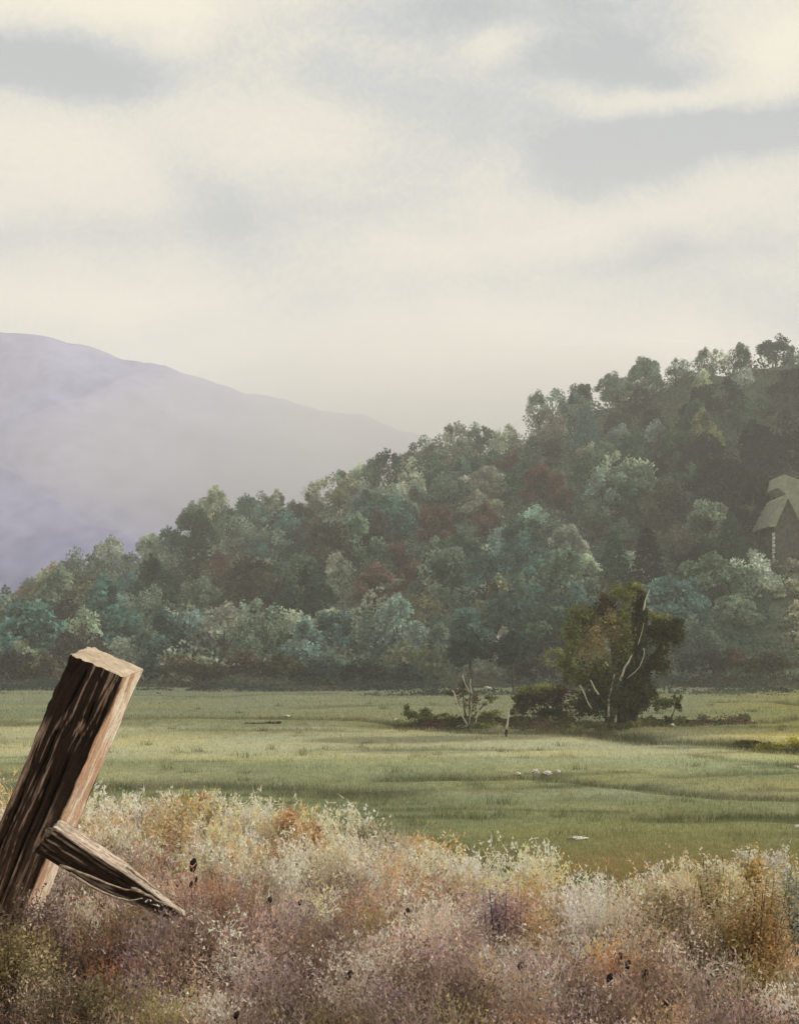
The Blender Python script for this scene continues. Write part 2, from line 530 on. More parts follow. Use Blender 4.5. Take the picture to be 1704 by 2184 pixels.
def build_far_hill():
    pxs = np.linspace(-900, 2600, 320)
    pts = np.array([(-900, 700), (-300, 665), (0, 690), (120, 702), (220, 722), (330, 748), (430, 778), (540, 815), (640, 838), (760, 862), (900, 905), (1100, 960), (1500, 1000), (2600, 1050)], float)
    yr = np.interp(pxs, pts[:, 0], pts[:, 1])
    U = (pxs - CX) / F
    DR = np.interp(pxs, (-900, 100, 900, 2600), (950, 1000, 1380, 1600))[None, :]
    T_, UU = np.meshgrid(np.linspace(0, 1.25, 90), U, indexing='ij')
    D = 385 + (DR - 385) * T_
    zr = (ZC + (HY - yr)[None, :] / F * DR)
    t = np.clip(T_, 0, 1)
    X = UU * D
    Z = zr * (.2 * t + .8 * t ** 1.3) * (1 - 1.2 * np.maximum(0, T_ - 1)) - 10
    Z = Z + ((fbm(X / 90., D / 120., 71, 5) - .5) * 16 + (fbm(X / 22., D / 30., 73, 3) - .5) * 5) * smooth(0, .25, t) * D / 1000.
    V = np.stack([X, D, Z], -1).reshape(-1, 3)
    nr, nt = D.shape
    i = np.arange((nr - 1) * nt).reshape(nr - 1, nt)[:, :-1].ravel()
    Q = np.stack([i, i + nt, i + nt + 1, i + 1], 1)
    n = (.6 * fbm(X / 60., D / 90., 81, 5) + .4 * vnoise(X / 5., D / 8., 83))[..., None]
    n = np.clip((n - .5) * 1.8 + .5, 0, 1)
    c = np.array((.10, .108, .27)) * (1 - n) + np.array((.27, .275, .47)) * n  # heather purple with the blue of distant haze put into the colour
    me = mesh_np('haze_tinted_heather_hill', V, Q, M_GROUND, c.reshape(-1, 3), smooth_sh=True)
    return tag(obj('haze_tinted_heather_hill', me), kind='structure')


build_far_hill()

# ------------------------------------------------------------------ haze
hx0, hx1, hy0, hy1, hz0, hz1 = -2600, 2600, -1200, 3000, -24, 345
hv = [(x, y, z) for x in (hx0, hx1) for y in (hy0, hy1) for z in (hz0, hz1)]
hm = bpy.data.materials.new('pale_haze'); hm.use_nodes = True
hm.node_tree.nodes.clear(); q = NG(hm.node_tree)
ho = q.n('ShaderNodeOutputMaterial')
pv = q.n('ShaderNodeVolumePrincipled')
pv.inputs['Color'].default_value = (.955, .95, .95, 1)
pv.inputs['Density'].default_value = 0.0009
hm.node_tree.links.new(pv.outputs[0], ho.inputs['Volume'])
hme = bpy.data.meshes.new('haze')
hme.from_pydata(hv, [], [(0, 1, 3, 2), (4, 6, 7, 5), (0, 4, 5, 1), (2, 3, 7, 6), (0, 2, 6, 4), (1, 5, 7, 3)])
hme.materials.append(hm)
tag(obj('haze', hme), kind='stuff')

def mist(px, py, d, rx, ry, rz, tilt, dens):
    import bmesh
    m = bpy.data.materials.new('mist_bank'); m.use_nodes = True
    m.node_tree.nodes.clear(); k = NG(m.node_tree)
    o_ = k.n('ShaderNodeOutputMaterial'); v_ = k.n('ShaderNodeVolumePrincipled')
    v_.inputs['Color'].default_value = (.985, .975, .965, 1); v_.inputs['Density'].default_value = dens
    m.node_tree.links.new(v_.outputs[0], o_.inputs['Volume'])
    bm = bmesh.new(); bmesh.ops.create_icosphere(bm, subdivisions=4, radius=1)
    for v in bm.verts:
        f_ = 1 + .5 * (float(fbm(v.co.x * 1.7 + px, v.co.z * 1.7 + v.co.y, 5, 2)) - .5)
        v.co = Vector((v.co.x * rx * f_, v.co.y * ry * f_, v.co.z * rz * f_))
    me = bpy.data.meshes.new('mist'); bm.to_mesh(me); bm.free(); me.materials.append(m)
    o2 = tag(obj('mist', me, None, tuple(P(px, py, d))), kind='stuff')
    o2.rotation_euler = (0, math.radians(tilt), 0)


mist(870, 955, 480, 175, 60, 48, -4, .0105)

# ------------------------------------------------------------------ hillside wood


def crown_broad(name, n, seed, w=4.2, h=7.6, base=.2, clumps=26, leaf=.5, shape=1.0):
    st = np.random.default_rng(seed)
    K = st.normal(size=(clumps, 3)); K /= np.linalg.norm(K, axis=1, keepdims=True)
    K *= st.uniform(.45, .95, (clumps, 1))
    zc = (1 + base) / 2
    cr = st.uniform(.22, .42, clumps)
    ci = st.integers(0, clumps, n)
    d = st.normal(size=(n, 3)); d /= np.linalg.norm(d, axis=1, keepdims=True)
    d *= (st.uniform(0, 1, (n, 1)) ** .5)
    C = K[ci] + d * cr[ci][:, None]
    taper = 1 - .38 * shape * np.clip(C[:, 2], -1, 1.2)
    C = np.stack([C[:, 0] * w * taper, C[:, 1] * w * taper, h * (zc + C[:, 2] * (1 - base) / 2)], 1)
    V, T = leaf_tris(C, st.uniform(.6, 1.3, n) * leaf)
    kb = st.uniform(.55, 1.45, clumps)[ci] * st.uniform(.6, 1.4, n)
    tint = np.stack([kb * st.uniform(.9, 1.12, n), kb, kb * st.uniform(.85, 1.15, n)], 1)
    return mesh_np(name, V, T, M_LEAF, tint)


def crown_fir(name, n, seed, w=3.0, h=9.6, leaf=.5):
    st = np.random.default_rng(seed)
    t = st.uniform(0, 1, n) ** .75
    lay = np.floor(t * 11) / 11
    t2 = lay + (t - lay) * .7
    z = h * (1 - t2 * .9)
    rr = w * (t2 ** .65 * .92 + .08) * st.uniform(.15, 1, n) ** .55 * (.75 + .5 * st.uniform(0, 1, n))
    a = st.uniform(0, 2 * np.pi, n); a = a + .35 * np.sin(a * 5 + lay * 40)
    C = np.stack([rr * np.cos(a), rr * np.sin(a), z - rr * .25], 1)
    V, T = leaf_tris(C, st.uniform(.6, 1.3, n) * leaf, .4)
    kb = st.uniform(.65, 1.35, n)
    tint = np.stack([kb * st.uniform(.9, 1.1, n), kb, kb * st.uniform(.9, 1.15, n)], 1)
    return mesh_np(name, V, T, M_LEAF, tint)


CROWNS = {
    'broad': [crown_broad('broad_crown', 3300, 1, leaf=.43), crown_broad('broad_crown', 3300, 2, 3.8, 8.4, .12, 24), crown_broad('broad_crown', 3300, 3, 4.6, 7.0, .15, 30), crown_broad('broad_crown', 3300, 4, 3.4, 9.0, .1, 22, .5, 1.4)],
    'thin': [crown_broad('thin_crown', 1300, 5, 4.0, 8.2, .15, 18, .45), crown_broad('thin_crown', 1300, 6, 3.6, 8.8, .1, 16, .45, 1.3)],
    'fir': [crown_fir('fir_crown', 2400, 7), crown_fir('fir_crown', 2400, 8, 3.1, 9.6)],
}
tp = bez([(0, 0, -.8), (.1, .05, 1.6), (-.1, 0, 3.4), (.05, 0, 5.2)], 7, .05)
TRUNK = mesh_py('tree_trunk', [tube(tp, np.linspace(.28, .08, 7), 6), tube(bez([(0, 0, 2.6), (.9, .3, 4.0), (1.5, .4, 5.2)], 4), (.12, .09, .06, .03), 5),
                               tube(bez([(0, 0, 3.0), (-.9, .2, 4.2), (-1.4, -.3, 5.4)], 4), (.12, .09, .06, .03), 5)], M_BARK)

HK = 1.85
HUES = {
    'grey green': (.105, .14, .108), 'dark green': (.032, .060, .040), 'blue green': (.055, .105, .095), 'russet': (.095, .062, .048), 'olive': (.10, .105, .055),
    'pale green': (.24, .27, .215), 'dark brown': (.050, .048, .038), 'yellow green': (.17, .19, .11), 'pale blue green': (.16, .225, .20), 'blackish green': (.009, .016, .012), 'tan': (.17, .155, .125),
}
SHAPE = {'broad': 'bushy', 'thin': 'wispy', 'fir': 'pointed'}
HUES = {k: tuple(min(.6, c * HK) for c in v) for k, v in HUES.items()}
GROUP_WOOD = 'trees of the misty wood on the hillside'
placed = []
n_tree = 0


def on_hill(px, py):
    """the point of the hillside seen at picture position px, py (None where there is no hill)"""
    u = (px - CX) / F
    ds = np.linspace(D0 - 5, 340, 700)
    z = height(u * ds, ds)
    yy = HY - (z - ZC) / ds * F
    k = np.nonzero(yy <= py)[0]
    if not len(k): return None
    i = k[0]
    return np.array((u * ds[i], ds[i], z[i]))


def hill_tree(px, py_top, kind, hue, scale=1.0, label=None, at=None, wide=1.0, name=None):
    """a wood tree whose base is at world point `at`, or whose top is seen at px, py_top"""
    global n_tree
    me = random.choice(CROWNS[kind])
    hgt = {'broad': 8.2, 'thin': 8.4, 'fir': 10.2}[kind] * scale
    if at is None:
        at = None
        for dy in range(10, 240, 3):
            p = on_hill(px, py_top + dy)
            if p is not None and ZC + hgt * 0 is not None:
                topy = HY - (p[2] + hgt - ZC) / p[1] * F
                if topy >= py_top: at = p; break
        if at is None: return None
    jit = rng.uniform(.94, 1.06, 3)
    c = np.array(HUES[hue]) * jit * rng.uniform(.72, 1.32)
    t = thing(name or {'broad': 'broadleaf_tree', 'thin': 'young_tree', 'fir': 'fir_tree'}[kind], label, 'tree', at, GROUP_WOOD)
    t.rotation_euler = (0, 0, random.uniform(0, 6.28))
    s = scale * random.uniform(.92, 1.08)
    t.scale = (s * wide, s * wide, s)
    cr_ = obj('crown', me, t); cr_.color = (*c, 1)
    obj('trunk', TRUNK, t)
    placed.append(at); n_tree += 1
    return t


def house_keepout(x, d, z):
    px = CX + F * x / d
    return px > 1595 and d < 232 and d > 150


def zone_words(px, py, hue, kind, size):
    fr = (py - np.interp(px, CREST[:, 0], CREST[:, 1])) / max(60, 1440 - np.interp(px, CREST[:, 0], CREST[:, 1]))
    v = 'on the crest' if fr < .2 else 'high up' if fr < .42 else 'midway up' if fr < .66 else 'low down'
    h = ('behind the leaning post' if px < 300 else 'right of the post' if px < 520 else 'near the narrow fir' if px < 760 else 'left of the russets' if px < 900 else 'among the russets' if px < 1060
         else 'right of the russets' if px < 1200 else 'above the big tree' if px < 1440 else 'left of the house' if px < 1600 else 'by the house')
    return (f'{hue} {SHAPE[kind]}', f'{v} {h}')


PENDING = {}
NUMW = ['', 'one', 'two', 'three', 'four', 'five', 'six', 'seven', 'eight', 'nine', 'ten']
ORD = ['', 'second', 'third', 'fourth', 'fifth', 'sixth', 'seventh', 'eighth', 'ninth']


def settle_labels():
    """give every scattered tree a label of its own"""
    for (a_, b_), lst in PENDING.items():
        lst.sort(key=lambda k: k[0])
        n_ = len(lst)
        for i_, (_, o_) in enumerate(lst):
            if n_ == 1: o_['label'] = f'{a_} tree {b_}'
            else:
                w_ = 'leftmost' if i_ == 0 else 'rightmost' if i_ == n_ - 1 else ('middle one' if n_ == 3 else f'{ORD[i_]} from left')
                o_['label'] = f'{w_} of {NUMW[min(n_, 10)]} {a_} trees {b_}'


# trees one can single out in the picture
SINGLE = [
    (140, 1186, 'broad', 'olive', 1.5, 1.15, 'big rounded olive tree standing alone above the leaning post'),
    (60, 1290, 'broad', 'blue green', 1.15, 1.2, 'blue green bushy tree at the picture edge behind the leaning post'),
    (420, 1104, 'fir', 'dark green', 1.15, 1.25, 'dark pointed fir against pale mist on the left crest'),
    (330, 1200, 'broad', 'dark green', 1.3, 1.0, 'tall dark green tree right of the rounded olive tree'),
    (545, 1180, 'broad', 'dark brown', 1.1, 1.1, 'dark brown bushy tree below the pointed dark fir'),
    (655, 1268, 'fir', 'blackish green', 1.2, .75, 'narrow blackish fir at the wood foot left of the large blue green tree'),
    (735, 1290, 'broad', 'blue green', 1.5, 1.25, 'large blue green bushy tree at the meadow edge of the wood'),
    (820, 1310, 'broad', 'blue green', 1.3, 1.1, 'darker blue green tree right of the large blue green one at the meadow edge'),
    (935, 1072, 'broad', 'russet', 1.15, 1.05, 'largest russet tree in the middle of the hillside wood'),
    (1035, 1075, 'broad', 'russet', .85, .9, 'small russet tree right of the largest russet tree'),
    (845, 1150, 'broad', 'russet', 1.0, .9, 'russet tree upslope of the two low russet ones'),
    (800, 1195, 'broad', 'russet', .95, 1.1, 'low russet tree left below the largest russet tree'),
    (885, 1190, 'broad', 'russet', .85, .9, 'low russet tree directly below the largest russet tree'),
    (1150, 985, 'broad', 'russet', 1.15, 1.0, 'russet tree high on the slope right of all other russet ones'),
    (1190, 1010, 'broad', 'russet', .95, .9, 'small dull russet tree high on the slope above the pale glade'),
    (1480, 845, 'broad', 'blackish green', 1.05, .8, 'rounded blackish tree alone against pale mist near the crest'),
    (1312, 870, 'broad', 'dark brown', .9, .7, 'small dark brown tree near the crest left of the rounded blackish tree'),
    (1690, 780, 'broad', 'blackish green', 1.1, 1.0, 'dark tree on the crest above the gabled house'),
    (1610, 900, 'broad', 'blackish green', 1.6, 1.1, 'tall blackish tree upslope left of the gabled house'),
    (1670, 880, 'broad', 'blackish green', 1.6, 1.1, 'tall blackish tree right behind the gabled house roof'),
    (1560, 965, 'broad', 'blackish green', 1.4, 1.1, 'spreading blackish tree left of the tall blackish one by the house'),
    (1620, 1010, 'broad', 'blackish green', 1.3, 1.0, 'blackish tree touching the left side of the gabled house'),
    (1345, 1020, 'broad', 'dark green', 1.2, 1.1, 'dark green tree halfway up the slope above the big dark tree'),
    (1420, 1020, 'broad', 'dark brown', 1.2, 1.0, 'dark brown tree halfway up the slope left of the house'),
    (1120, 1095, 'broad', 'dark green', 1.1, 1.2, 'dark green tree below the pale glade right of the russet trees'),
    (1060, 1240, 'broad', 'yellow green', 1.05, .95, 'yellow green tree glowing above the two blue trees'),
    (1310, 1130, 'fir', 'dark green', 1.1, .9, 'dark narrow fir left of a pair above the big dark tree'),
    (1380, 1120, 'fir', 'blackish green', 1.2, .9, 'dark narrow fir right of a pair above the big dark tree'),
    (1150, 1070, 'thin', 'pale blue green', .8, 1.5, 'pale blue green shrubby tree in the misty glade'),
    (1075, 1120, 'thin', 'pale blue green', .75, 1.4, 'pale blue green shrubby tree at the lower end of the misty glade'),
    (1405, 880, 'thin', 'pale blue green', 1.0, 1.2, 'pale blue green wispy tree beside the rounded blackish tree'),
    (1540, 1310, 'thin', 'pale blue green', 1.0, 1.4, 'pale blue green shrub right of the big dark tree'),
    (1600, 1320, 'thin', 'pale blue green', .95, 1.4, 'pale blue green shrub at the wood foot below the house'),
    (560, 1270, 'thin', 'pale green', 1.0, 1.3, 'pale green bush left of the narrow blackish fir'),
    (480, 1290, 'thin', 'pale green', 1.0, 1.3, 'pale green bush low in the wood right of the leaning post'),
]
for px, py, kind, hue, sc_, wd, lb in SINGLE:
    hill_tree(px, py, kind, hue, sc_, lb, wide=wd)

# the rest of the wood: scattered over the slope, thinning to 250 individuals
att = 0
while n_tree < 286 and att < 9000:
    att += 1
    px = random.uniform(-140, 1850)
    u = (px - CX) / F
    dr, zr = ridge(np.array(u))
    d = random.uniform(D0 + 2, float(dr) + 12) if random.random() < .75 else random.uniform(float(dr) * .8, float(dr) + 8)
    x = u * d
    z = float(height(np.array(x), np.array(d)))
    mind = 5.6 if d < 240 else 6.4
    if any((p[0] - x) ** 2 + (p[1] - d) ** 2 < mind ** 2 for p in placed): continue
    if house_keepout(x, d, z): continue
    if px > 1600 and d < 205: continue
    py = HY - (z + 7 - ZC) / d * F
    fr = (py - np.interp(px, CREST[:, 0], CREST[:, 1]))
    patch = fbm(x / 32., d / 32., 211, 3); p2 = fbm(x / 20., d / 20., 223, 3)
    right = float(smooth(1150, 1600, px))
    W = {'grey green': 1.0, 'dark green': .30 + 1.3 * right + 1.4 * max(0, patch - .5) * 4, 'blue green': .70 + 2.2 * max(0, p2 - .5) * 3, 'olive': .35, 'pale green': .45 * (1 - right) + .15 + (.5 if fr < 60 else 0),
         'dark brown': .25 + .5 * right, 'tan': .12, 'blackish green': 2.4 * right * (1 if 50 < fr < 430 else .15), 'russet': .03, 'yellow green': .0, 'pale blue green': .32}
    if py > 1330:
        W['blue green'] += .8; W['dark green'] += .4; W['tan'] += .2
    if fr < 55:  # crest mist put into the tree colours: pale hues favoured over dark
        for k_ in ('dark green', 'dark brown', 'blackish green', 'blue green', 'olive'): W[k_] *= .25
        W['grey green'] += .8; W['pale green'] += .5
    hue = random.choices(list(W), list(W.values()))[0]
    kind = random.choices(['broad', 'thin', 'fir'], [.64, .28, .08] if fr > 55 else [.3, .7, 0])[0]
    if fr < 70 and kind == 'fir': kind = 'thin'
    if kind == 'fir' and hue in ('tan', 'russet', 'yellow green', 'pale green'): kind = 'broad'
    sc_ = random.choice((random.uniform(.62, .9), random.uniform(.85, 1.2), random.uniform(1.05, 1.42)))
    tt = hill_tree(px, py, kind, hue, sc_, None, at=np.array((x, d, z)))
    PENDING.setdefault(zone_words(px, py, hue, kind, sc_), []).append((px, tt))
settle_labels()


def undergrowth():
    n = 170000
    px = rng.uniform(-150, 1860, n); u = (px - CX) / F
    dr, zr = ridge(u)
    d = D0 - 3 + (dr + 6 - D0) * rng.uniform(0, 1, n) ** 1.2
    x = u * d
    cl_ = fbm(x / 4., d / 4., 401, 3)
    z = height(x, d) + np.maximum(0, cl_ - .28) * 9.5 * rng.uniform(0, 1, n) ** .6 + .1
    keep = ~((px > 1640) & (d < 215) & (rng.uniform(0, 1, n) < .75))
    x, d, z, cl_ = x[keep], d[keep], z[keep], cl_[keep]
    n = len(x)
    pal = np.array([HUES['grey green'], HUES['pale green'], HUES['olive'], HUES['blue green'], HUES['dark green'], HUES['tan']])
    b = np.stack([(.6, .55, .35, .35, .25, .35)[i] + 2.2 * (fbm(x / 9. + 3 * i, d / 9., 500 + 11 * i, 3) - .5) for i in range(6)], -1)
    b[:, 1] += .35 * smooth(1200, 900, px[keep]); b[:, 3] += .2
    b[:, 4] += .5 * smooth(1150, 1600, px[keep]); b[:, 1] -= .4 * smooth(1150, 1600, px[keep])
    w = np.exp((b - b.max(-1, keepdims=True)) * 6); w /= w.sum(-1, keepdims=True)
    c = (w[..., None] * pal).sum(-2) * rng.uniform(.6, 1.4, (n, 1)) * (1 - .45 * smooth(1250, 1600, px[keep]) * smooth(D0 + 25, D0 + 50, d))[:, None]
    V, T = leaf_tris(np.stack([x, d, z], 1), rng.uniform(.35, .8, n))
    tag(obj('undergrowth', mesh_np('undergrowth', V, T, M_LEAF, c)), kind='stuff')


undergrowth()


# ------------------------------------------------------------------ bushes and trees of the meadow edge


def blob_foliage(blobs, d, leaf, depth=.8, name='foliage', origin=(0, 0, 0), zmin=None, clumpy=.5):
    """leaves filling soft ellipsoids: (px, py, rx, ry, n, colour) at distance d"""
    Cs = []; Ts = []
    for px, py, rx, ry, n, col in blobs:
        m = max(7, int(n / 45))
        K = rng.normal(size=(m, 3)); K /= np.linalg.norm(K, axis=1, keepdims=True); K *= rng.uniform(.05, 1, (m, 1)) ** .6
        ki = rng.integers(0, m, n)
        dd = rng.normal(size=(n, 3)); dd /= np.linalg.norm(dd, axis=1, keepdims=True); dd *= rng.uniform(0, 1, (n, 1)) ** .6
        q_ = K[ki] * .75 + dd * rng.uniform(.22, .5, m)[ki][:, None]
        c = P(px, py, d)
        s = d / F
        C = np.stack([c[0] + q_[:, 0] * rx * s, d + q_[:, 1] * rx * s * depth, c[2] + q_[:, 2] * ry * s], 1)
        kb = (1 + clumpy * rng.uniform(-1, 1, m))[ki] * rng.uniform(.7, 1.3, n)
        Cs.append(C); Ts.append(np.array(col) * kb[:, None] * rng.uniform(.9, 1.1, (n, 3)))
    C = np.concatenate(Cs); Tn = np.concatenate(Ts)
    if zmin is not None: C[:, 2] = np.maximum(C[:, 2], zmin + rng.uniform(.01, .12, len(C)))
    V, T = leaf_tris(C, rng.uniform(.6, 1.35, len(C)) * leaf)
    return mesh_np(name, V - np.asarray(origin), T, M_LEAF, Tn)


def pline(pts, d, r0, r1, origin, n=8, wob=.0, sides=6, dd=0.0, dy=None):
    p = np.array([P(px, py, d + dd + (0 if dy is None else dy[i])) for i, (px, py) in enumerate(pts)]) - np.asarray(origin)
    b = bez(p, n, wob)
    return tube(b, np.linspace(r0, r1, n), sides)


def ground_pt(px, d):
    x = (px - CX) / F * d
    return np.array((x, d, float(height(np.array(x), np.array(d)))))


def d_at(px, py):
    """distance of the meadow seen at px, py"""
    u = (px - CX) / F
    ds = np.linspace(9, 135, 900)
    yy = HY + (ZC - height(u * ds, ds)) / ds * F
    k = np.nonzero(yy <= py)[0]
    return float(ds[k[0]]) if len(k) else F * ZC / (py - HY)


DKO = (.075, .083, .036); OLV = (.225, .235, .085); TAN = (.42, .345, .18); BRN = (.12, .095, .055); GRN = (.15, .175, .06); TEAL = (.055, .095, .095); RED = (.13, .09, .065)

# big dark many-stemmed tree
dT = d_at(1330, 1543); o = ground_pt(1335, dT)
t = thing('ivy_clad_tree', 'big dark ivy clad tree with bleached dead limbs standing alone at the meadow edge', 'tree', o)
obj('trunk', mesh_py('trunk', [pline([(1330, 1552), (1332, 1500), (1345, 1440), (1352, 1380), (1362, 1310), (1372, 1270)], dT, .42, .10, o, 12, .03, 9),
                               pline([(1345, 1552), (1352, 1500), (1372, 1440), (1400, 1390), (1425, 1355)], dT, .34, .08, o, 10, .03, 8, dy=(0, .2, .5, .8, 1))], M_BARK), t)
obj('crown', blob_foliage([
    (1362, 1295, 24, 42, 1500, DKO), (1352, 1270, 26, 26, 700, BRN), (1358, 1360, 38, 55, 2600, DKO), (1420, 1352, 46, 36, 2700, DKO), (1444, 1345, 22, 30, 800, DKO),
    (1345, 1430, 48, 50, 2600, DKO), (1405, 1415, 38, 38, 1600, DKO), (1340, 1500, 46, 48, 2600, DKO), (1380, 1480, 32, 42, 1400, DKO), (1400, 1318, 30, 16, 500, OLV)],
    dT, .15, 1.0, 'crown', o, o[2], .35), t)
for pts, r0, r1 in (([(1297, 1528), (1298, 1490), (1306, 1455), (1310, 1438)], .10, .05), ([(1322, 1452), (1332, 1425), (1347, 1398)], .11, .06),  # first strip is the trunk's highlight, put in as pale wood
                    ([(1338, 1446), (1355, 1432), (1368, 1412), (1374, 1392), (1371, 1382)], .035, .03), ([(1371, 1302), (1377, 1278), (1385, 1258)], .085, .03),
                    ([(1360, 1374), (1368, 1350), (1373, 1328)], .035, .018)):
    lm = obj('dead_limb', mesh_py('dead_limb', [pline(pts, dT, r0 * .72, r1 * .72, o, 9, .015, 7, dd=-1.25)], M_PALE), t)
    lm['label'] = 'bleached dead limb or trunk highlight strip'

# airy olive tree in front left of it
dA = dT - .8; o = ground_pt(1290, dA)
t = thing('olive_thicket_tree', 'airy olive and tan tree leaning left against the big dark tree', 'tree', o)
obj('trunk', mesh_py('trunk', [pline([(1300, 1550), (1290, 1500), (1262, 1450), (1240, 1400)], dA, .2, .05, o, 10, .03, 7),
                               pline([(1302, 1550), (1305, 1480), (1310, 1420), (1303, 1350), (1300, 1310)], dA, .2, .05, o, 10, .02, 7),
                               pline([(1305, 1500), (1318, 1420), (1335, 1370), (1345, 1340)], dA, .14, .04, o, 9, .02, 6)], M_BARK), t)
obj('crown', blob_foliage([
    (1222, 1368, 30, 62, 1500, OLV), (1245, 1312, 46, 34, 1100, OLV), (1285, 1288, 42, 34, 1000, BRN), (1322, 1266, 40, 26, 900, OLV), (1262, 1372, 44, 58, 1700, TAN), (1300, 1335, 38, 50, 1300, TAN),
    (1240, 1440, 42, 44, 1500, OLV), (1290, 1430, 38, 44, 1200, OLV), (1250, 1500, 52, 40, 2200, DKO), (1205, 1425, 26, 40, 700, OLV), (1290, 1470, 60, 50, 1800, DKO), (1325, 1380, 30, 60, 1400, OLV), (1330, 1320, 26, 40, 900, OLV), (1295, 1500, 34, 44, 1200, DKO), (1350, 1255, 26, 20, 400, OLV)],
    dA, .14, .8, 'crown', o, o[2], .5), t)
for pts, r0, r1 in (([(1262, 1512), (1252, 1496), (1246, 1478), (1236, 1462)], .02, .06), ([(1276, 1482), (1268, 1468), (1258, 1450)], .06, .03), ([(1296, 1420), (1290, 1412)], .04, .03)):
    lm = obj('dead_limb', mesh_py('dead_limb', [pline(pts, dA, r0, r1, o, 7, .01, 6, dd=-1.2)], M_PALE), t)
    lm['label'] = 'bleached dead limb or trunk highlight strip'


def bush(name, label, cat, base_px, base_py, blobs, leaf, group=None, stems=3, depth=.8, d=None, stem_mat=None, part='foliage', clumpy=.5, top=.6, fine=False):
    d = d if d else d_at(base_px, base_py)
    o = ground_pt(base_px, d)
    t = thing(name, label, cat, o, group)
    obj(part, blob_foliage(blobs, d, leaf, depth, part, o, o[2], clumpy), t)
    if stems:
        ps = []
        for i in range(stems):
            b = random.choice(blobs)
            ps.append(pline([(base_px + random.uniform(-4, 4), base_py + 4), ((base_px + b[0]) / 2, (base_py + b[1]) / 2), (b[0], b[1] - b[3] * (top - .3))], d, .0025 if fine else .006 * d / 10 + .01, .001 if fine else .004, o, 6, .01, 5))
        obj('stem', mesh_py('stem', ps, stem_mat or M_BARK), t)
    return t


bush('hawthorn_hedge', 'reddish brown tangled hedge between the pale pole and the big dark tree', 'hedge', 1160, 1538,
     [(1110, 1505, 34, 30, 900, BRN), (1150, 1495, 46, 36, 1300, RED), (1195, 1490, 44, 40, 1300, RED), (1160, 1470, 60, 16, 700, OLV), (1120, 1480, 30, 20, 400, OLV), (1180, 1525, 70, 16, 1200, DKO)], .14, stems=4)
bush('round_bush', 'small round olive bush on a short dark stem right of the big dark tree', 'bush', 1424, 1545,
     [(1420, 1500, 38, 24, 900, GRN), (1446, 1495, 14, 24, 420, DKO), (1400, 1505, 22, 18, 300, OLV), (1424, 1538, 16, 12, 350, DKO)], .11, stems=3)
bush('green_bush', 'bright green low bush left of the bare forked sapling', 'bush', 905, 1546,
     [(875, 1525, 22, 20, 500, GRN), (905, 1528, 30, 18, 700, GRN), (945, 1532, 30, 14, 500, OLV), (866, 1512, 8, 14, 120, GRN)], .11, stems=3)
bush('low_bush', 'dark reddish undergrowth bush at the foot of the bare sapling', 'bush', 960, 1556,
     [(930, 1545, 38, 12, 700, RED), (975, 1540, 36, 16, 700, DKO), (1030, 1545, 44, 11, 600, OLV), (1045, 1525, 28, 18, 400, OLV)], .11, stems=3)
bush('tangled_bush', 'dull brown tangle of twigs around the bare forked sapling', 'bush', 995, 1540,
     [(985, 1475, 24, 36, 420, BRN), (1010, 1500, 26, 30, 420, BRN), (960, 1478, 24, 10, 160, DKO), (1045, 1492, 24, 18, 260, OLV)], .10, stems=6)

# bare sapling with pale forked stems
dS = d_at(1000, 1560) - .6; o = ground_pt(1000, dS)
t = thing('bare_sapling', 'bare forked sapling with pale stems in front of the two blue green trees', 'tree', o)
obj('trunk', mesh_py('trunk', [pline([(1000, 1566), (1000, 1545), (1002, 1525), (1001, 1500), (1004, 1475), (1006, 1450)], dS, .07, .03, o, 10, .015, 6)], M_BARK), t)
for pts, r0, r1 in (([(998, 1548), (986, 1528), (975, 1502), (970, 1482), (964, 1472)], .035, .03), ([(970, 1484), (978, 1482), (985, 1478)], .022, .012), ([(1003, 1476), (994, 1462), (986, 1440)], .03, .028),
                    ([(1006, 1480), (1003, 1462), (1004, 1448)], .03, .022), ([(1000, 1545), (1003, 1520), (1006, 1506), (1012, 1500)], .02, .015), ([(1014, 1542), (1017, 1530), (1021, 1515)], .028, .022)):
    lm = obj('branch', mesh_py('branch', [pline(pts, dS, r0 * 1.15, r1 * 1.1, o, 8, .008, 5, dd=-.15)], M_PALE), t)
    lm['label'] = 'pale bleached branch'
# pale pole
dP = d_at(1080, 1572); o = ground_pt(1081, dP)
t = thing('wooden_pole', 'thin pale pole with a dark foot stuck in the meadow', 'pole', o)
obj('shaft', mesh_py('shaft', [pline([(1080, 1556), (1083, 1535), (1085, 1512)], dP, .06, .015, o, 6, .004, 6)], M_PALE), t)
obj('foot', mesh_py('foot', [pline([(1080, 1578), (1079, 1566), (1080, 1556)], dP, .03, .075, o, 6, .004, 6)], M_LOG), t)

# two blue green trees on bare stems
for px, yt, yb, rr, lb, rad in ((1003, 1335, 1466, 56, 'blue green tree with a thick dark stem left of its twin behind the bare sapling', .24), (1093, 1340, 1456, 44, 'smaller blue green tree with a thin straight stem right of its twin', .13)):
    d = 112.0; o = ground_pt(px, d); yb = HY + (ZC - o[2]) / d * F
    t = thing('blue_green_tree', lb, 'tree', o, 'pair of blue green trees before the wood')
    obj('trunk', mesh_py('trunk', [pline([(px + 2, yb + 3), (px + 1, yb - 30), (px - 1, 1405), (px, 1370)], d, rad, rad * .4, o, 8, .02, 7)], M_BARK), t)
    obj('crown', blob_foliage([(px, (yt + 1410) / 2, rr * .75, 38, 1500, TEAL), (px - rr * .55, 1385, rr * .5, 28, 800, TEAL), (px + rr * .55, 1385, rr * .55, 26, 800, TEAL), (px - rr * .3, 1408, rr * .7, 16, 600, TEAL), (px, yt + 12, rr * .35, 14, 250, TEAL)],
                              d, .34, .9, 'crown', o, None, .4), t)

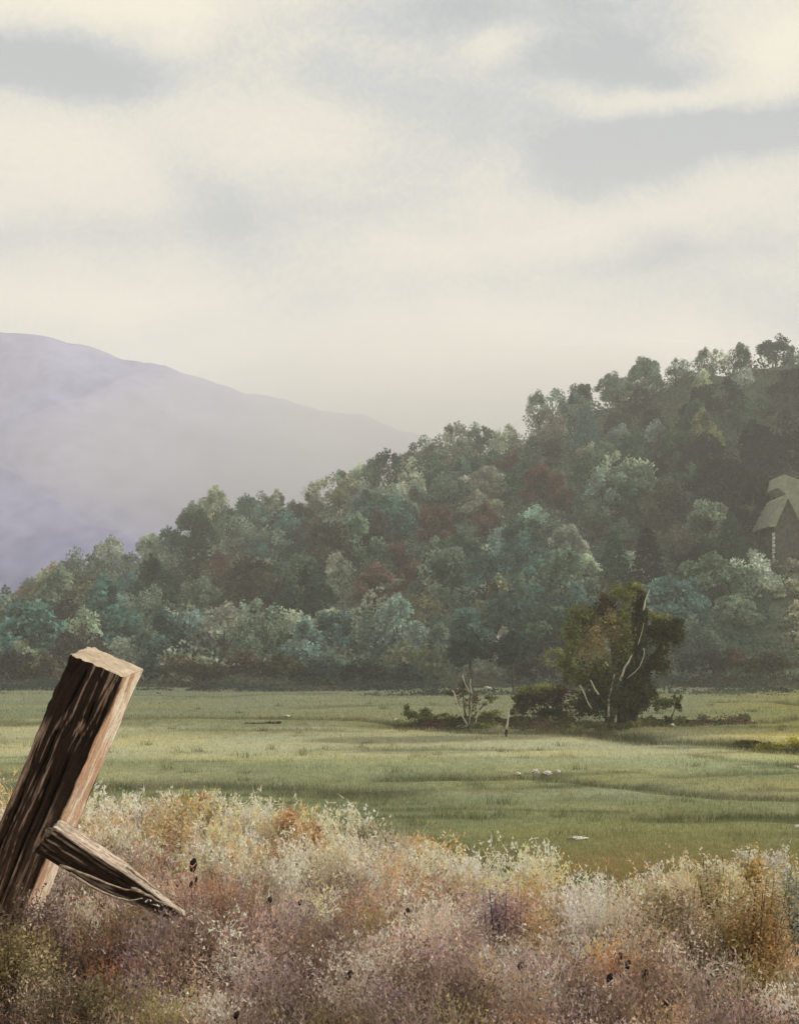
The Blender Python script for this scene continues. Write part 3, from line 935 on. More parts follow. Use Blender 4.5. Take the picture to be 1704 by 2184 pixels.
# shrubs along the foot of the wood
FOOT = [(380, 1420, 60, 30, BRN), (450, 1430, 46, 26, DKO), (520, 1415, 56, 36, RED), (600, 1418, 50, 34, DKO), (690, 1425, 52, 30, TEAL), (780, 1430, 56, 28, (.03, .05, .05)), (870, 1432, 46, 24, TEAL), (1140, 1420, 46, 30, (.05, .055, .06)),
        (1185, 1405, 40, 40, OLV), (310, 1425, 40, 28, TEAL), (30, 1410, 46, 34, (.05, .045, .05)), (90, 1425, 44, 26, BRN), (1500, 1405, 52, 34, (.06, .075, .075)), (1570, 1410, 50, 30, RED), (1650, 1412, 50, 30, (.12, .12, .09))]
FL = ['brown', 'blackish', 'russet', 'dark green', 'teal', 'darkest teal', 'small teal', 'slate grey', 'tall olive', 'teal', 'slate grey', 'brown', 'pale slate', 'russet', 'grey green']
FW = ['right of the leaning post', 'between brown and russet shrubs', 'left of the narrow fir', 'under the narrow fir', 'under the large blue green tree', 'right of the large blue green tree', 'left of the blue green pair', 'behind the hedge',
      'left behind the big dark tree', 'just behind the leaning post top', 'at the far edge beyond the leaning post', 'left of the leaning post', 'right of the big dark tree', 'below the gabled house', 'at the far right under the grassy clearing']
for (px, py, rx, ry, c), a, b in zip(FOOT, FL, FW):
    d = 127.0 if px < 1400 else 122.
    bush('edge_shrub', f'{a} shrub at the wood foot {b}', 'shrub', px, py + ry, [(px, py, rx, ry, 900, c), (px - rx * .6, py + 10, rx * .6, ry * .7, 400, c), (px + rx * .6, py + 8, rx * .6, ry * .7, 400, tuple(np.array(c) * 1.4))], .36,
         'shrubs along the foot of the wood', 2, .6, d)

# yellow gorse on the right
for i, (px, py, rx, ry, c, lb) in enumerate([(1640, 1592, 44, 13, (.34, .31, .06), 'low yellow gorse bush on the right meadow bank'), (1695, 1586, 40, 20, (.50, .45, .09), 'brightest yellow gorse bush at the right edge of the meadow'),
                                             (1590, 1585, 34, 8, (.14, .13, .045), 'dull olive gorse patch left of the yellow gorse bushes')]):
    bush('gorse_bush', lb, 'bush', px, py + ry, [(px, py, rx, ry, 900, c), (px + rx * .3, py + ry * .6, rx, ry * .5, 400, OLV)], .075, 'gorse bushes on the right bank', 2, .7)

def brambles():
    n = 26000
    px = rng.uniform(840, 1600, n)
    py = 1543 + 7 * np.sin(px / 90.) + 6 * (fbm(px / 30., 0 * px, 651, 3) - .5) * 2 + rng.normal(0, 3.2, n)
    d = F * ZC / (py - HY); x = (px - CX) / F * d
    hgt = .95 * np.maximum(0, fbm(px / 22., d / 5., 655, 3) - .25) * (1 - .6 * smooth(1400, 1560, px)) * (.5 + .5 * smooth(830, 950, px))
    z = height(x, d) + hgt * rng.uniform(0, 1, n) ** .7
    pal = np.array([DKO, RED, OLV, BRN])
    b_ = np.stack([(.6, .4, .35, .3)[i] + 2.2 * (fbm(px / 25. + 3 * i, d / 3., 660 + 7 * i, 3) - .5) for i in range(4)], -1)
    w = np.exp((b_ - b_.max(-1, keepdims=True)) * 6); w /= w.sum(-1, keepdims=True)
    V, T = leaf_tris(np.stack([x, d, z], 1), rng.uniform(.07, .17, n))
    tag(obj('brambles', mesh_np('brambles', V, T, M_LEAF, (w[..., None] * pal).sum(-2) * rng.uniform(.7, 1.3, (n, 1)))), kind='stuff')


brambles()


def scrub():
    """low dark scrub and rushes breaking the line between meadow and wood"""
    n = 60000
    px = rng.uniform(-150, 1860, n)
    d = 98 + 32 * rng.uniform(0, 1, n) ** .6
    x = (px - CX) / F * d
    dens = fbm(x / 9., d / 6., 671, 4) + .30 * smooth(104, 128, d)
    k = dens > .60
    x, d, dens = x[k], d[k], dens[k]; n = len(x)
    z = height(x, d) + rng.uniform(0, 1, n) ** .7 * (dens - .56) * 3.4 * (.4 + fbm(x / 3., d / 3., 673, 2))
    pal = np.array([(.05, .075, .065), (.06, .055, .045), (.14, .15, .10), (.035, .05, .05)])
    b_ = np.stack([(.5, .35, .35, .5)[i] + 2.2 * (fbm(x / 8. + 3 * i, d / 5., 680 + 7 * i, 3) - .5) for i in range(4)], -1)
    w = np.exp((b_ - b_.max(-1, keepdims=True)) * 6); w /= w.sum(-1, keepdims=True)
    V, T = leaf_tris(np.stack([x, d, z], 1), rng.uniform(.14, .36, n))
    tag(obj('scrub', mesh_np('scrub', V, T, M_LEAF, (w[..., None] * pal).sum(-2) * rng.uniform(.65, 1.35, (n, 1)))), kind='stuff')


scrub()

# fallen timber on the meadow
for nm, pts, r0, r1, mat, lb, cat in (
        ('fallen_branch', [(522, 1540), (545, 1543), (572, 1532), (600, 1527)], .03, .09, M_LOG, 'curved dark fallen branch lying on the left of the meadow', 'branch'),
        ('fallen_log', [(1462, 1541), (1500, 1543), (1530, 1545), (1556, 1540)], .16, .20, M_LOG, 'long blackish fallen log right of the round olive bush', 'log'),
        ('fallen_log', [(1566, 1540), (1585, 1542), (1612, 1541)], .14, .15, rough_material('red_rotten_log', (.06, .02, .016), (.13, .06, .05), 5, (.4, 1, 1)), 'short reddish fallen log at the end of the blackish one', 'log')):
    d = d_at(pts[0][0], pts[0][1] + 4)
    o = ground_pt(pts[1][0], d)
    pp = [(x_, y_) for x_, y_ in pts]
    B = np.array([P(x_, y_, d) for x_, y_ in pp])
    gz = height(B[:, 0], B[:, 1]); B[:, 2] = gz + r0 * .7 + (np.array([0, -.0, .02, .05]) [:len(B)] if nm == 'fallen_branch' else 0)
    parts = [tube(bez(B - o, 12, .012), np.linspace(r0, r1, 12), 8, .12)]
    t = thing(nm, lb, cat, o)
    obj('trunk' if nm == 'fallen_log' else 'limb', mesh_py('trunk', parts, mat), t)
    e_ = B[-2] - o
    obj('branch_stub', mesh_py('branch_stub', [tube(bez([e_, e_ + (.06, -.08, r1 * .9), e_ + (.16, -.12, r1 * 1.5)], 5), np.linspace(r1 * .5, r1 * .2, 5), 6)], mat), t)


# pale stones
def stone(px, py, w, h, label, d=None, z=None):
    d = d if d else d_at(px, py)
    s = d / F
    import bmesh
    bm = bmesh.new(); bmesh.ops.create_icosphere(bm, subdivisions=3, radius=1)
    k = random.uniform(0, 99)
    for v in bm.verts:
        f_ = 1 + .75 * (float(fbm(v.co.x * 1.9 + k, v.co.y * 1.9 + v.co.z * 2.3, 7, 4)) - .5) * 2
        v.co = Vector((v.co.x * w * s * .5 * f_, v.co.y * w * s * .5 * f_, v.co.z * h * s * .5 * f_))
    me = bpy.data.meshes.new('stone'); bm.to_mesh(me); bm.free(); me.materials.append(M_STONE)
    g_ = ground_pt(px, d)
    g_[2] += h * s * .24
    return tag(obj('stone', me, None, tuple(g_)), label, 'stone', 'pale stones on the meadow')


for a in ((1105, 1652, 11, 7, 'small pale stone, first of four in a row on the meadow'), (1142, 1650, 14, 11, 'pale stone, second of the four in a row and the most upright'),
          (1167, 1653, 17, 8, 'pale stone, third and widest of the four in a row'), (1190, 1649, 11, 7, 'small pale stone, last of the four in a row'),
          (1232, 1790, 36, 9, 'flat white stone lying in grass at the near side of the meadow'),
          (1698, 1640, 16, 10, 'white stone at the right edge of the meadow below the gorse'), (1699, 1766, 12, 7, 'white stone at the right edge of the meadow nearest the heath'),
          (846, 1537, 12, 6, 'pale stone left of the bright green bush'), (612, 1528, 12, 4, 'small pale stone at the end of the fallen branch'),
          (1300, 1552, 10, 6, 'tiny pale stone under the big dark tree'), (1402, 1546, 12, 6, 'tiny pale stone right of the big dark tree trunk'), (1433, 1549, 10, 8, 'tiny pale stone under the round olive bush')):
    stone(*a)
for px, w, h, lb in ((1150, 50, 5, 'long pale rock seen behind the hedge at the wood edge'), (1040, 14, 6, 'pale rock between the two blue green trees'), (790, 26, 4, 'pale rock at the wood edge left of the blue green pair')):
    stone(px, 1462, w, h, lb, 116.0)

# ------------------------------------------------------------------ gabled house at the right edge


def prism(front, depth_y, flip=False):
    """extrude a front polygon [(x, z)...] along +y"""
    n = len(front)
    V = [(x, 0, z) for x, z in front] + [(x, depth_y, z) for x, z in front]
    Fc = [tuple(range(n))[::-1] if flip else tuple(range(n)), tuple(range(n, 2 * n))[::-1]]
    for i in range(n):
        j = (i + 1) % n
        Fc.append((j, i, i + n, j + n))
    return np.array(V), Fc


hp = on_hill(1680, 1206)
if hp is None: hp = ground_pt(1680, 190.0)
dH = float(hp[1]); s = dH / F
hb = P(1676, 1206, dH); gz = float(height(np.array(hb[0]), np.array(dH)))
t = thing('stone_house', 'dark stone house with steep mossy gable at the right edge of the hillside wood', 'house', (hb[0], dH, hb[2]))


def stepped(p, q, n, lift):
    """slate courses from eave p up to ridge q as small steps"""
    p = np.array(p); q = np.array(q); d_ = (q - p) / n; nn = np.array((-d_[1], d_[0])); nn = nn / np.linalg.norm(nn) * lift
    o_ = []
    for i in range(n):
        a_ = p + d_ * i; b_ = p + d_ * (i + 1)
        o_ += [tuple(a_ + nn), tuple(b_ + nn * .15)]
    return o_


def L(px, py): return ((px - 1676) * s, (1206 - py) * s)


wall = [L(1648, 1230), L(1706, 1230), L(1706, 1122), L(1676, 1066), L(1650, 1122)]
obj('wall', mesh_py('wall', [prism(wall, 7.5)], M_DARKST, False), t)
obj('roof_slope', mesh_py('roof_slope', [(lambda v: (v[0] + np.array((0, -.55, 0)), v[1]))(prism([L(1640, 1125), L(1651, 1123), L(1677, 1064), L(1672, 1056)] + stepped(L(1638, 1123), L(1667, 1060), 12, .12)[::-1], 8.6))], M_ROOF, False), t)
obj('roof_slope', mesh_py('roof_slope', [(lambda v: (v[0] + np.array((0, -.55, 0)), v[1]))(prism([L(1677, 1064), L(1709, 1126), L(1722, 1126), L(1700, 1064), L(1680, 1056), L(1672, 1056)], 8.6))], M_ROOF, False), t)
# main block behind with its higher, thick mossy roof
obj('main_wall', mesh_py('main_wall', [(lambda v: (v[0] + np.array((0, 7.6, 0)), v[1]))(prism([L(1668, 1230), L(1800, 1230), L(1800, 1140), L(1740, 1040), L(1672, 1062)], 9))], M_DARKST, False), t)
obj('main_roof', mesh_py('main_roof', [(lambda v: (v[0] + np.array((0, 2.0, 0)), v[1]))(prism([L(1667, 1036), L(1705, 1066), L(1760, 1110), L(1780, 1090), L(1720, 1022), L(1682, 1007), L(1674, 1010)], 15))], M_ROOF, False), t)
for i in range(9):   # quoin stones down the left corner
    py = 1136 + i * 8.0
    a = 3.4 if i % 2 else 2.3
    w0, z0 = L(1647.2, py + 6.6); w1, z1 = L(1647.2 + a * 1.5, py)
    v, f_ = prism([(w0, z0), (w1, z0), (w1, z1), (w0, z1)], .5)
    obj('quoin', mesh_py('quoin', [(v + np.array((0, -.05, 0)), f_)], M_STONE, False), t)
bush('rubble_shrub', 'pale grey shrub growing against the foot of the stone house', 'shrub', 1640, 1222, [(1640, 1206, 40, 14, 500, (.36, .35, .28)), (1690, 1200, 26, 18, 500, (.48, .46, .38)), (1610, 1222, 30, 12, 300, (.26, .25, .18))], .45, None, 2, .5, dH - 2.5)
CLEAR = [(1695, 1250, 34, 26), (1690, 1310, 30, 34), (1695, 1370, 34, 30), (1650, 1260, 30, 20)]
for (px, py, rx, ry), lb in zip(CLEAR, ('pale cream shrub just below the stone house', 'pale yellow green shrub halfway down the bright clearing', 'pale yellow green shrub at the bottom of the bright clearing', 'grey tan shrub left below the stone house')):
    p = on_hill(px, py + ry)
    bush('clearing_shrub', lb, 'shrub', px, py + ry, [(px, py, rx, ry, 900, (.52, .52, .37)), (px + 10, py + ry * .5, rx, ry * .5, 300, (.58, .56, .40))], .42, 'pale shrubs in the clearing below the house', 2, .6, float(p[1]) if p is not None else 150.)

# ------------------------------------------------------------------ meadow grass (uncountable)


def build_meadow_grass():
    n = 300000
    py = rng.uniform(1452, 1935, n); px = rng.uniform(-220, 1930, n)
    d = F * (ZC) / (py - HY)
    x = (px - CX) / F * d
    c_ = crest_d(x, d)
    di = ditch(x, d)
    keep = (d < 126) & (d > c_ - .3)
    x, d, di, c_ = x[keep], d[keep], di[keep], c_[keep]; n = len(x)
    near = smooth(16, 3, d - c_)
    h = (.035 + .0016 * d) * rng.uniform(.5, 1.6, n) * (1 + 1.5 * di + 1.3 * near * fbm(x * .8, d * .8, 610, 2))
    w = np.maximum(.008, d * .00042) * rng.uniform(.7, 1.4, n)
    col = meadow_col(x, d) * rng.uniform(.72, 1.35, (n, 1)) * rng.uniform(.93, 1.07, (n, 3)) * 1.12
    # coarser tussocks and rushes here and there
    k_ = 330; pyk = rng.uniform(1500, 1800, k_); pxk = rng.uniform(-200, 1900, k_)
    dk_ = F * ZC / (pyk - HY); xk = (pxk - CX) / F * dk_
    r_ = (dk_ > crest_d(xk, dk_) + 4); xk, dk_ = xk[r_], dk_[r_]
    nb = 34; xb = np.repeat(xk, nb) + rng.normal(0, .16, len(xk) * nb); db = np.repeat(dk_, nb) + rng.normal(0, .16, len(xk) * nb)
    x = np.concatenate([x, xb]); d = np.concatenate([d, db]); h = np.concatenate([h, rng.uniform(.10, .30, len(xb)) * np.repeat(rng.uniform(.6, 1.4, len(xk)), nb)])
    w = np.concatenate([w, np.maximum(.010, db * .00045)])
    tc_ = np.where(rng.uniform(0, 1, len(xk)) < .5, 1., 0.)[:, None]
    tcol = np.repeat(tc_ * np.array((.13, .15, .07)) + (1 - tc_) * np.array((.40, .36, .20)), nb, axis=0) * rng.uniform(.7, 1.3, (len(xb), 1))
    col = np.concatenate([col, tcol])
    V, T = blades(np.stack([x, d, height(x, d) - .01], 1), h, w, .6)
    tag(obj('meadow_grass', mesh_np('meadow_grass', V, T, M_LEAF, col)), kind='stuff')
    # bank grass between the heath and the meadow
    n = 90000
    px = rng.uniform(-200, 1900, n)
    x = (px - CX) / F
    c_ = F * 1.27 / (np.interp(px, HC_PX, HC_PY) - HY)
    d = c_ - .4 + 14 * rng.uniform(0, 1, n) ** 1.8
    x = x * d
    k = (crest_d(x, d) < d + .5)
    x, d = x[k], d[k]; n = len(x)
    pal = meadow_col(x, F * ZC / (1770 - HY) + 0 * d)
    mixn = smooth(.42, .62, fbm(x * 1.1, d * 1.1, 620, 3))[:, None]
    col = pal * (1 - mixn) + np.array((.24, .20, .09)) * mixn
    col = col * rng.uniform(.65, 1.35, (n, 1))
    h = rng.uniform(.06, .20, n) * (1 - .4 * smooth(2, 10, d - crest_d(x, d)))
    V, T = blades(np.stack([x, d, height(x, d) - .01], 1), h, rng.uniform(.006, .013, n) * d / 9, .5)
    tag(obj('bank_grass', mesh_np('bank_grass', V, T, M_LEAF, col)), kind='stuff')


build_meadow_grass()

# ------------------------------------------------------------------ heather of the foreground (uncountable)


def heath_top(x, d):
    hum = fbm(x * 1.9, d * 1.9, 700, 3)
    return .16 + .26 * hum


def build_heather():
    n = 50000
    py = rng.uniform(1675, 2420, n); px = rng.uniform(-260, 1960, n)
    d = F * 1.27 / (py - HY) + rng.normal(0, .05, n)
    x = (px - CX) / F * d
    c_ = crest_d(x, d)
    k = (d < c_ + .22 * (fbm(x * 4, d * 4, 710, 2) - .45))
    x, d = x[k], d[k]; n = len(x)
    gz = height(x, d)
    hh = heath_top(x, d) * rng.uniform(.75, 1.15, n)
    cs = .075 * (1 + .35 * (d - 4.5) / 4)
    cx = x + .05 * (fbm(x * 9, d * 9, 731, 2) - .5) * 2; cy = d + .07 * (fbm(x * 9, d * 9, 737, 2) - .5) * 2
    ia, ib = np.floor(cx / .10), np.floor(cy / .15)
    r1, r2, r3 = _h(ia, ib, 741), _h(ia, ib, 743), _h(ia, ib, 747)
    base = .72 * heath_col((ia + .5) * .10, np.maximum((ib + .5) * .15, 1.5)) + .28 * heath_col(x, d)
    base = base * (.74 + .70 * r1)[:, None]
    tt = np.clip((HY + F * 1.27 / d - np.interp(CX + F * x / d, HC_PX, HC_PY)) / 330., 0, 1.3)
    shade_gap = (r2 < .025 + .13 * tt)[:, None]
    base = np.where(shade_gap, base * .22 + np.array((.02, .013, .013)), base)  # shade between clumps, put in as darker sprig colour
    hh = hh * (.72 + .62 * r3) * np.where(shade_gap[:, 0], .6, 1)
    m = 18
    t_ = rng.uniform(.25, 1.0, (n, m)) ** .7
    la = rng.uniform(0, 2 * np.pi, n); lm = np.abs(rng.normal(0, .35, n))
    tip = np.stack([np.cos(la) * lm * hh, np.sin(la) * lm * hh, hh], 1)
    root = np.stack([x, d, gz], 1)
    C = root[:, None, :] + tip[:, None, :] * t_[..., None] + rng.normal(0, 1, (n, m, 3)) * np.array((.016, .016, .008))
    jit = rng.uniform(.82, 1.2, (n, m, 1)) * rng.uniform(.85, 1.18, (n, 1, 1)) * rng.uniform(.92, 1.08, (n, m, 3))
    wood_ = np.array((.13, .10, .075))
    col = base[:, None, :] * jit
    stemm = (t_ < .55)[..., None] * .55
    col = col * (1 - stemm) + wood_ * stemm
    C = C.reshape(-1, 3); col = col.reshape(-1, 3)
    sz = np.repeat(0.0026 * d + .001, m) * rng.uniform(.6, 1.5, n * m)
    tdn = tip / np.linalg.norm(tip, axis=1, keepdims=True)
    aa = np.repeat(tdn, m, axis=0) + rng.normal(0, .55, C.shape); aa /= np.linalg.norm(aa, axis=1, keepdims=True)
    bb = rng.normal(size=C.shape); bb -= aa * (aa * bb).sum(1, keepdims=True); bb /= np.linalg.norm(bb, axis=1, keepdims=True)
    el_ = np.where(rng.uniform(0, 1, len(C)) < .45, 1.0, 0.0)[:, None]
    ln = sz[:, None] * (.55 + .75 * el_); wd = sz[:, None] * (.40 - .24 * el_)
    V = np.stack([C + aa * ln, C - aa * ln * .8 + bb * wd, C - aa * ln * .8 - bb * wd], 1).reshape(-1, 3)
    T = np.arange(len(V)).reshape(-1, 3)
    tag(obj('heather', mesh_np('heather', V, T, M_LEAF, np.clip(col, 0, .88))), kind='stuff')
    # dry grass stalks through it
    n = 5200
    py = rng.uniform(1700, 2300, n); px = rng.uniform(-200, 1900, n)
    d = F * 1.27 / (py - HY); x = (px - CX) / F * d
    k = (d < crest_d(x, d)) & (fbm(x * 1.5, d * 1.5, 720, 2) > .42)
    x, d = x[k], d[k]; n = len(x)
    col = np.array((.62, .52, .38)) * rng.uniform(.5, 1.15, (n, 1))
    hh = heath_top(x, d)
    V, T = blades(np.stack([x, d, height(x, d) + hh * .6], 1), hh * rng.uniform(.4, .8, n), .0009 * d * rng.uniform(.7, 1.3, n), .8)
    tag(obj('dry_grass', mesh_np('dry_grass', V, T, M_LEAF, col)), kind='stuff')


build_heather()


# distinct plants of the heath: (name, label, category, blobs)
def heath_plant(name, label, cat, px, py, blobs, leaf, group=None, stems=3):
    """a plant of many leafy sprigs rising from one root and ending inside the given masses"""
    d = F * 1.27 / (py - HY)
    o = ground_pt(px, d)
    sc_ = d / F
    Cs = []; Ts = []; sticks = []
    for bx, by, rx, ry, n, c in blobs:
        m = max(10, int(n / 9)); k = 26
        tip = P(bx, by, d) + rng.normal(0, .68, (m, 3)) * np.array((rx * sc_, rx * sc_ * .8, ry * sc_))
        root = np.stack([o[0] * .35 + tip[:, 0] * .65 + rng.normal(0, .02, m), o[1] * .4 + tip[:, 1] * .6, np.full(m, o[2])], 1)
        tip[:, 2] = np.maximum(tip[:, 2], o[2] + .12)
        t_ = rng.uniform(.30, 1, (m, k)) ** .6
        bend = rng.normal(0, .03, (m, 1, 3)) * (t_ * (1 - t_))[..., None] * 4
        C = root[:, None] + (tip - root)[:, None] * t_[..., None] + bend + rng.normal(0, .013, (m, k, 3))
        hc = heath_col(tip[:, 0], np.maximum(tip[:, 1], 2.))[:, None, :]
        col = (.62 * np.array(c) + .38 * hc) * rng.uniform(.62, 1.38, (m, 1, 1)) * rng.uniform(.75, 1.25, (m, k, 1)) * rng.uniform(.93, 1.07, (m, k, 3))
        low = (t_ < .6)[..., None] * .5
        Cs.append(C.reshape(-1, 3)); Ts.append((col * (1 - low) + np.array((.15, .115, .08)) * low).reshape(-1, 3))
        for i in range(min(m, stems * 2)): sticks.append(tube(np.array([root[i], (root[i] + tip[i]) / 2, tip[i]]) - o, (.003, .002, .001), 4))
    C = np.concatenate(Cs)
    V, T = leaf_tris(C, .0027 * d * rng.uniform(.6, 1.4, len(C)))
    t = thing(name, label, cat, o, group)
    obj('foliage', mesh_np('foliage', V - o, T, M_LEAF, np.clip(np.concatenate(Ts), 0, .85)), t)
    obj('stem', mesh_py('stem', sticks, M_BARK), t)
    return t


OC = (.44, .27, .10); CRM = (.72, .62, .45); RU = (.44, .17, .07)
heath_plant('tawny_shrub', 'large tawny brown shrub near the lower right corner of the heath', 'shrub', 1560, 2040,
            [(1545, 1965, 75, 45, 1700, (.30, .19, .075)), (1610, 1960, 50, 60, 1300, OC), (1585, 2010, 70, 34, 1000, (.36, .23, .09)), (1520, 2000, 50, 40, 700, (.24, .19, .075)), (1630, 1905, 40, 30, 700, (.30, .22, .08))], .022, stems=6)
heath_plant('cream_shrub', 'pale cream flowering shrub left of the tawny brown shrub', 'shrub', 1420, 1960,
            [(1410, 1898, 34, 28, 900, CRM), (1445, 1925, 40, 34, 800, (.60, .54, .40)), (1465, 1890, 26, 16, 300, (.66, .50, .28))], .018, stems=4)
heath_plant('straw_shrub', 'straw coloured bush behind the tawny brown shrub', 'shrub', 1560, 1920, [(1550, 1872, 80, 20, 1300, (.66, .52, .30)), (1530, 1848, 10, 26, 200, (.70, .56, .38)), (1500, 1850, 12, 22, 200, (.70, .58, .42)), (1608, 1838, 16, 34, 400, (.46, .34, .08))], .019, stems=4)
heath_plant('pale_green_shrub', 'pale mint green shrub at the right edge of the heath', 'shrub', 1690, 1990, [(1685, 1880, 26, 44, 800, (.42, .50, .36)), (1690, 1945, 24, 48, 800, (.48, .53, .44))], .022, stems=3)
heath_plant('white_blossom', 'white blossom cluster on the meadow side of the straw coloured bush', 'plant', 1640, 1860, [(1650, 1826, 34, 10, 420, (.85, .85, .82)), (1590, 1818, 18, 10, 260, (.85, .85, .80)), (1620, 1838, 30, 8, 200, (.8, .8, .75))], .016, stems=4)
heath_plant('dock_plant', 'rust red dock plant on the far edge of the heath', 'plant', 614, 1768, [(614, 1738, 20, 17, 320, RU)], .02, stems=2)
heath_plant('bracken_clump', 'orange bracken clump right below the rust red dock', 'plant', 662, 1800, [(662, 1770, 26, 24, 420, (.52, .28, .09))], .02, stems=2)
heath_plant('bracken_clump', 'orange bracken clump right of the leaning post', 'plant', 345, 1790, [(345, 1745, 46, 28, 700, (.55, .34, .14))], .021, stems=3)
heath_plant('yellow_shrub', 'yellow green shrub in the lower left corner of the heath', 'shrub', 60, 2080, [(60, 2030, 60, 40, 800, (.34, .29, .11)), (40, 1985, 46, 26, 400, (.40, .31, .12))], .02, stems=4)
heath_plant('lichen_plant', 'pale yellow leafy plant below the yellow green shrub', 'plant', 78, 2090, [(78, 2040, 30, 26, 320, (.56, .51, .29))], .022, stems=2)
heath_plant('violet_heather', 'violet heather patch in flower right of the heath centre', 'plant', 1080, 1965, [(1080, 1925, 36, 28, 620, (.36, .26, .36)), (1060, 1895, 28, 18, 200, (.50, .40, .44))], .017, stems=3)
heath_plant('dark_shrub', 'dark green low shrub at the bottom left of the heath', 'shrub', 130, 2170, [(130, 2120, 60, 36, 800, (.075, .08, .05)), (205, 2090, 40, 30, 400, (.12, .10, .07))], .022, stems=3)

heath_plant('heather_tuft', 'brown heather tuft growing against the foot of the leaning post', 'plant', 70, 2000, [(60, 1935, 60, 34, 700, (.24, .18, .14)), (110, 1930, 40, 30, 400, (.40, .30, .26))], .02)
heath_plant('heather_tuft', 'mauve heather tuft hiding the low end of the broken rail', 'plant', 395, 2000, [(385, 1958, 44, 24, 500, (.36, .27, .26)), (430, 1950, 34, 22, 300, (.62, .52, .42))], .02)

# grass tufts standing up on the far edge of the heath
for px, py, c, lb in ((690, 1745, (.30, .30, .13), 'pale green grass tuft right of the rust red dock'), (800, 1778, (.26, .25, .08), 'tall olive grass tuft at the far edge of the heath'), (770, 1775, (.08, .09, .035), 'dark green grass tuft left of the tall olive one'),
                      (850, 1795, (.55, .52, .40), 'pale dry grass tuft right of the tall olive one')):
    d = F * 1.30 / (py - HY); o = ground_pt(px, d)
    n = 160
    B = np.stack([rng.normal(0, .035, n), rng.normal(0, .035, n), np.zeros(n)], 1)
    V, T = blades(B, rng.uniform(.2, .42, n), .011, .35)
    tag(obj('grass_tuft', mesh_np('grass_tuft', V, T, M_LEAF, np.array(c) * rng.uniform(.7, 1.3, (n, 1))), None, tuple(o)), lb, 'grass', 'grass tufts on the far edge of the heath')

# dark dry seed heads on stalks


def seed_head(px, py, w, h, label):
    d = F * 1.26 / (py + h * .5 + 6 - HY); sc_ = d / F
    top = P(px, py, d)
    o = ground_pt(px, d)
    t = thing('seed_head', label, 'plant', o, 'dark dry seed heads in the heath')
    c = top - o
    th = np.linspace(-math.pi / 2, math.pi / 2, 7)
    pts = np.array([c + (0.004 * math.sin(a * 2), 0, math.sin(a) * h * sc_ / 2) for a in th])
    obj('head', mesh_py('head', [tube(pts, np.maximum(np.cos(th), .12) * w * sc_ / 2, 8, .3)], M_SEED), t)
    obj('stalk', mesh_py('stalk', [tube(bez([(0, 0, 0), (c[0] * .5 + .01, c[1] * .5, c[2] * .5), c], 6), np.full(6, .0018), 5)], M_LOG), t)


for a in ((413, 1845, 18, 30, 'tallest dark seed head right of the broken rail'), (418, 1875, 9, 13, 'small dark seed head just under the tallest one'), (408, 1886, 7, 14, 'smallest dark seed head left under the tallest one'),
          (575, 1920, 12, 16, 'dark seed head in pale heather at the heath centre left'), (640, 1925, 9, 12, 'dark seed head right of the one in pale heather'), (868, 1945, 12, 18, 'single dark seed head at the heath centre'),
          (1088, 1935, 9, 16, 'dark seed head against the violet heather'), (1320, 2045, 14, 28, 'long dark seed head left of the lower right cluster'), (1338, 2060, 14, 24, 'leaning dark seed head in the middle of the lower right cluster'),
          (1375, 2080, 11, 26, 'narrow dark seed head right end of the lower right cluster'), (1300, 2085, 16, 18, 'stout dark seed head low in the lower right cluster'), (1420, 2140, 10, 20, 'dark seed head below the lower right cluster'),
          (745, 2080, 14, 20, 'dark seed head low at the bottom centre of the heath'), (505, 2165, 12, 16, 'dark seed head at the bottom edge left of centre'), (1110, 2060, 16, 20, 'dark seed head left of the lower right cluster on bare brown heather')):
    seed_head(*a)

# ------------------------------------------------------------------ leaning post and broken rail


def wood_post_material(name, dark, light, lo, hi, scale=7.0, stretch=(9, 9, .9)):
    m = bpy.data.materials.new(name); m.use_nodes = True
    nt = m.node_tree; nt.nodes.clear(); q = NG(nt)
    o = q.n('ShaderNodeOutputMaterial')
    tcn = q.n('ShaderNodeTexCoord')
    at = q.n('ShaderNodeAttribute', attribute_name='tint')
    mpn = q.n('ShaderNodeMapping', inp={'Vector': tcn.outputs['Object'], 'Scale': stretch})
    nz = q.n('ShaderNodeTexNoise', inp={'Vector': mpn.outputs[0], 'Scale': scale, 'Detail': 6.0, 'Roughness': 0.65, 'Distortion': .6})
    nz2 = q.n('ShaderNodeTexNoise', inp={'Vector': tcn.outputs['Object'], 'Scale': 60.0, 'Detail': 4.0})
    v = q.m('ADD', q.m('MULTIPLY', nz.outputs[0], .75), q.m('MULTIPLY', nz2.outputs[0], .25))
    rp = q.n('ShaderNodeValToRGB', inp={0: v})
    rp.color_ramp.elements[0].position = lo; rp.color_ramp.elements[0].color = (*dark, 1)
    rp.color_ramp.elements[1].position = hi; rp.color_ramp.elements[1].color = (*light, 1)
    c = q.mix(1.0, rp.outputs[0], at.outputs['Color'], 'MULTIPLY')
    bp = q.n('ShaderNodeBump', inp={'Height': v, 'Strength': .7, 'Distance': .02})
    p = q.n('ShaderNodeBsdfPrincipled', inp={'Base Color': c, 'Roughness': 1.0, 'Normal': bp.outputs[0]})
    p.inputs['Specular IOR Level'].default_value = .04
    nt.links.new(p.outputs[0], o.inputs[0])
    return m


M_POST = wood_post_material('weathered_post_wood', (.62, .60, .58), (1.25, 1.25, 1.25), .38, .58, 11.0)
M_RAIL = wood_post_material('split_rail_wood', (.40, .38, .36), (1.3, 1.3, 1.3), .40, .60, 11.0, (9, .9, 9))
M_SPLIN = rough_material('splinter_wood', (.20, .15, .11), (.50, .40, .31), 40.0)
M_CUT = wood_post_material('sawn_end_grain', (.55, .5, .45), (1.1, 1.05, 1.0), .3, .7, 3.0, (5, 5, 5))


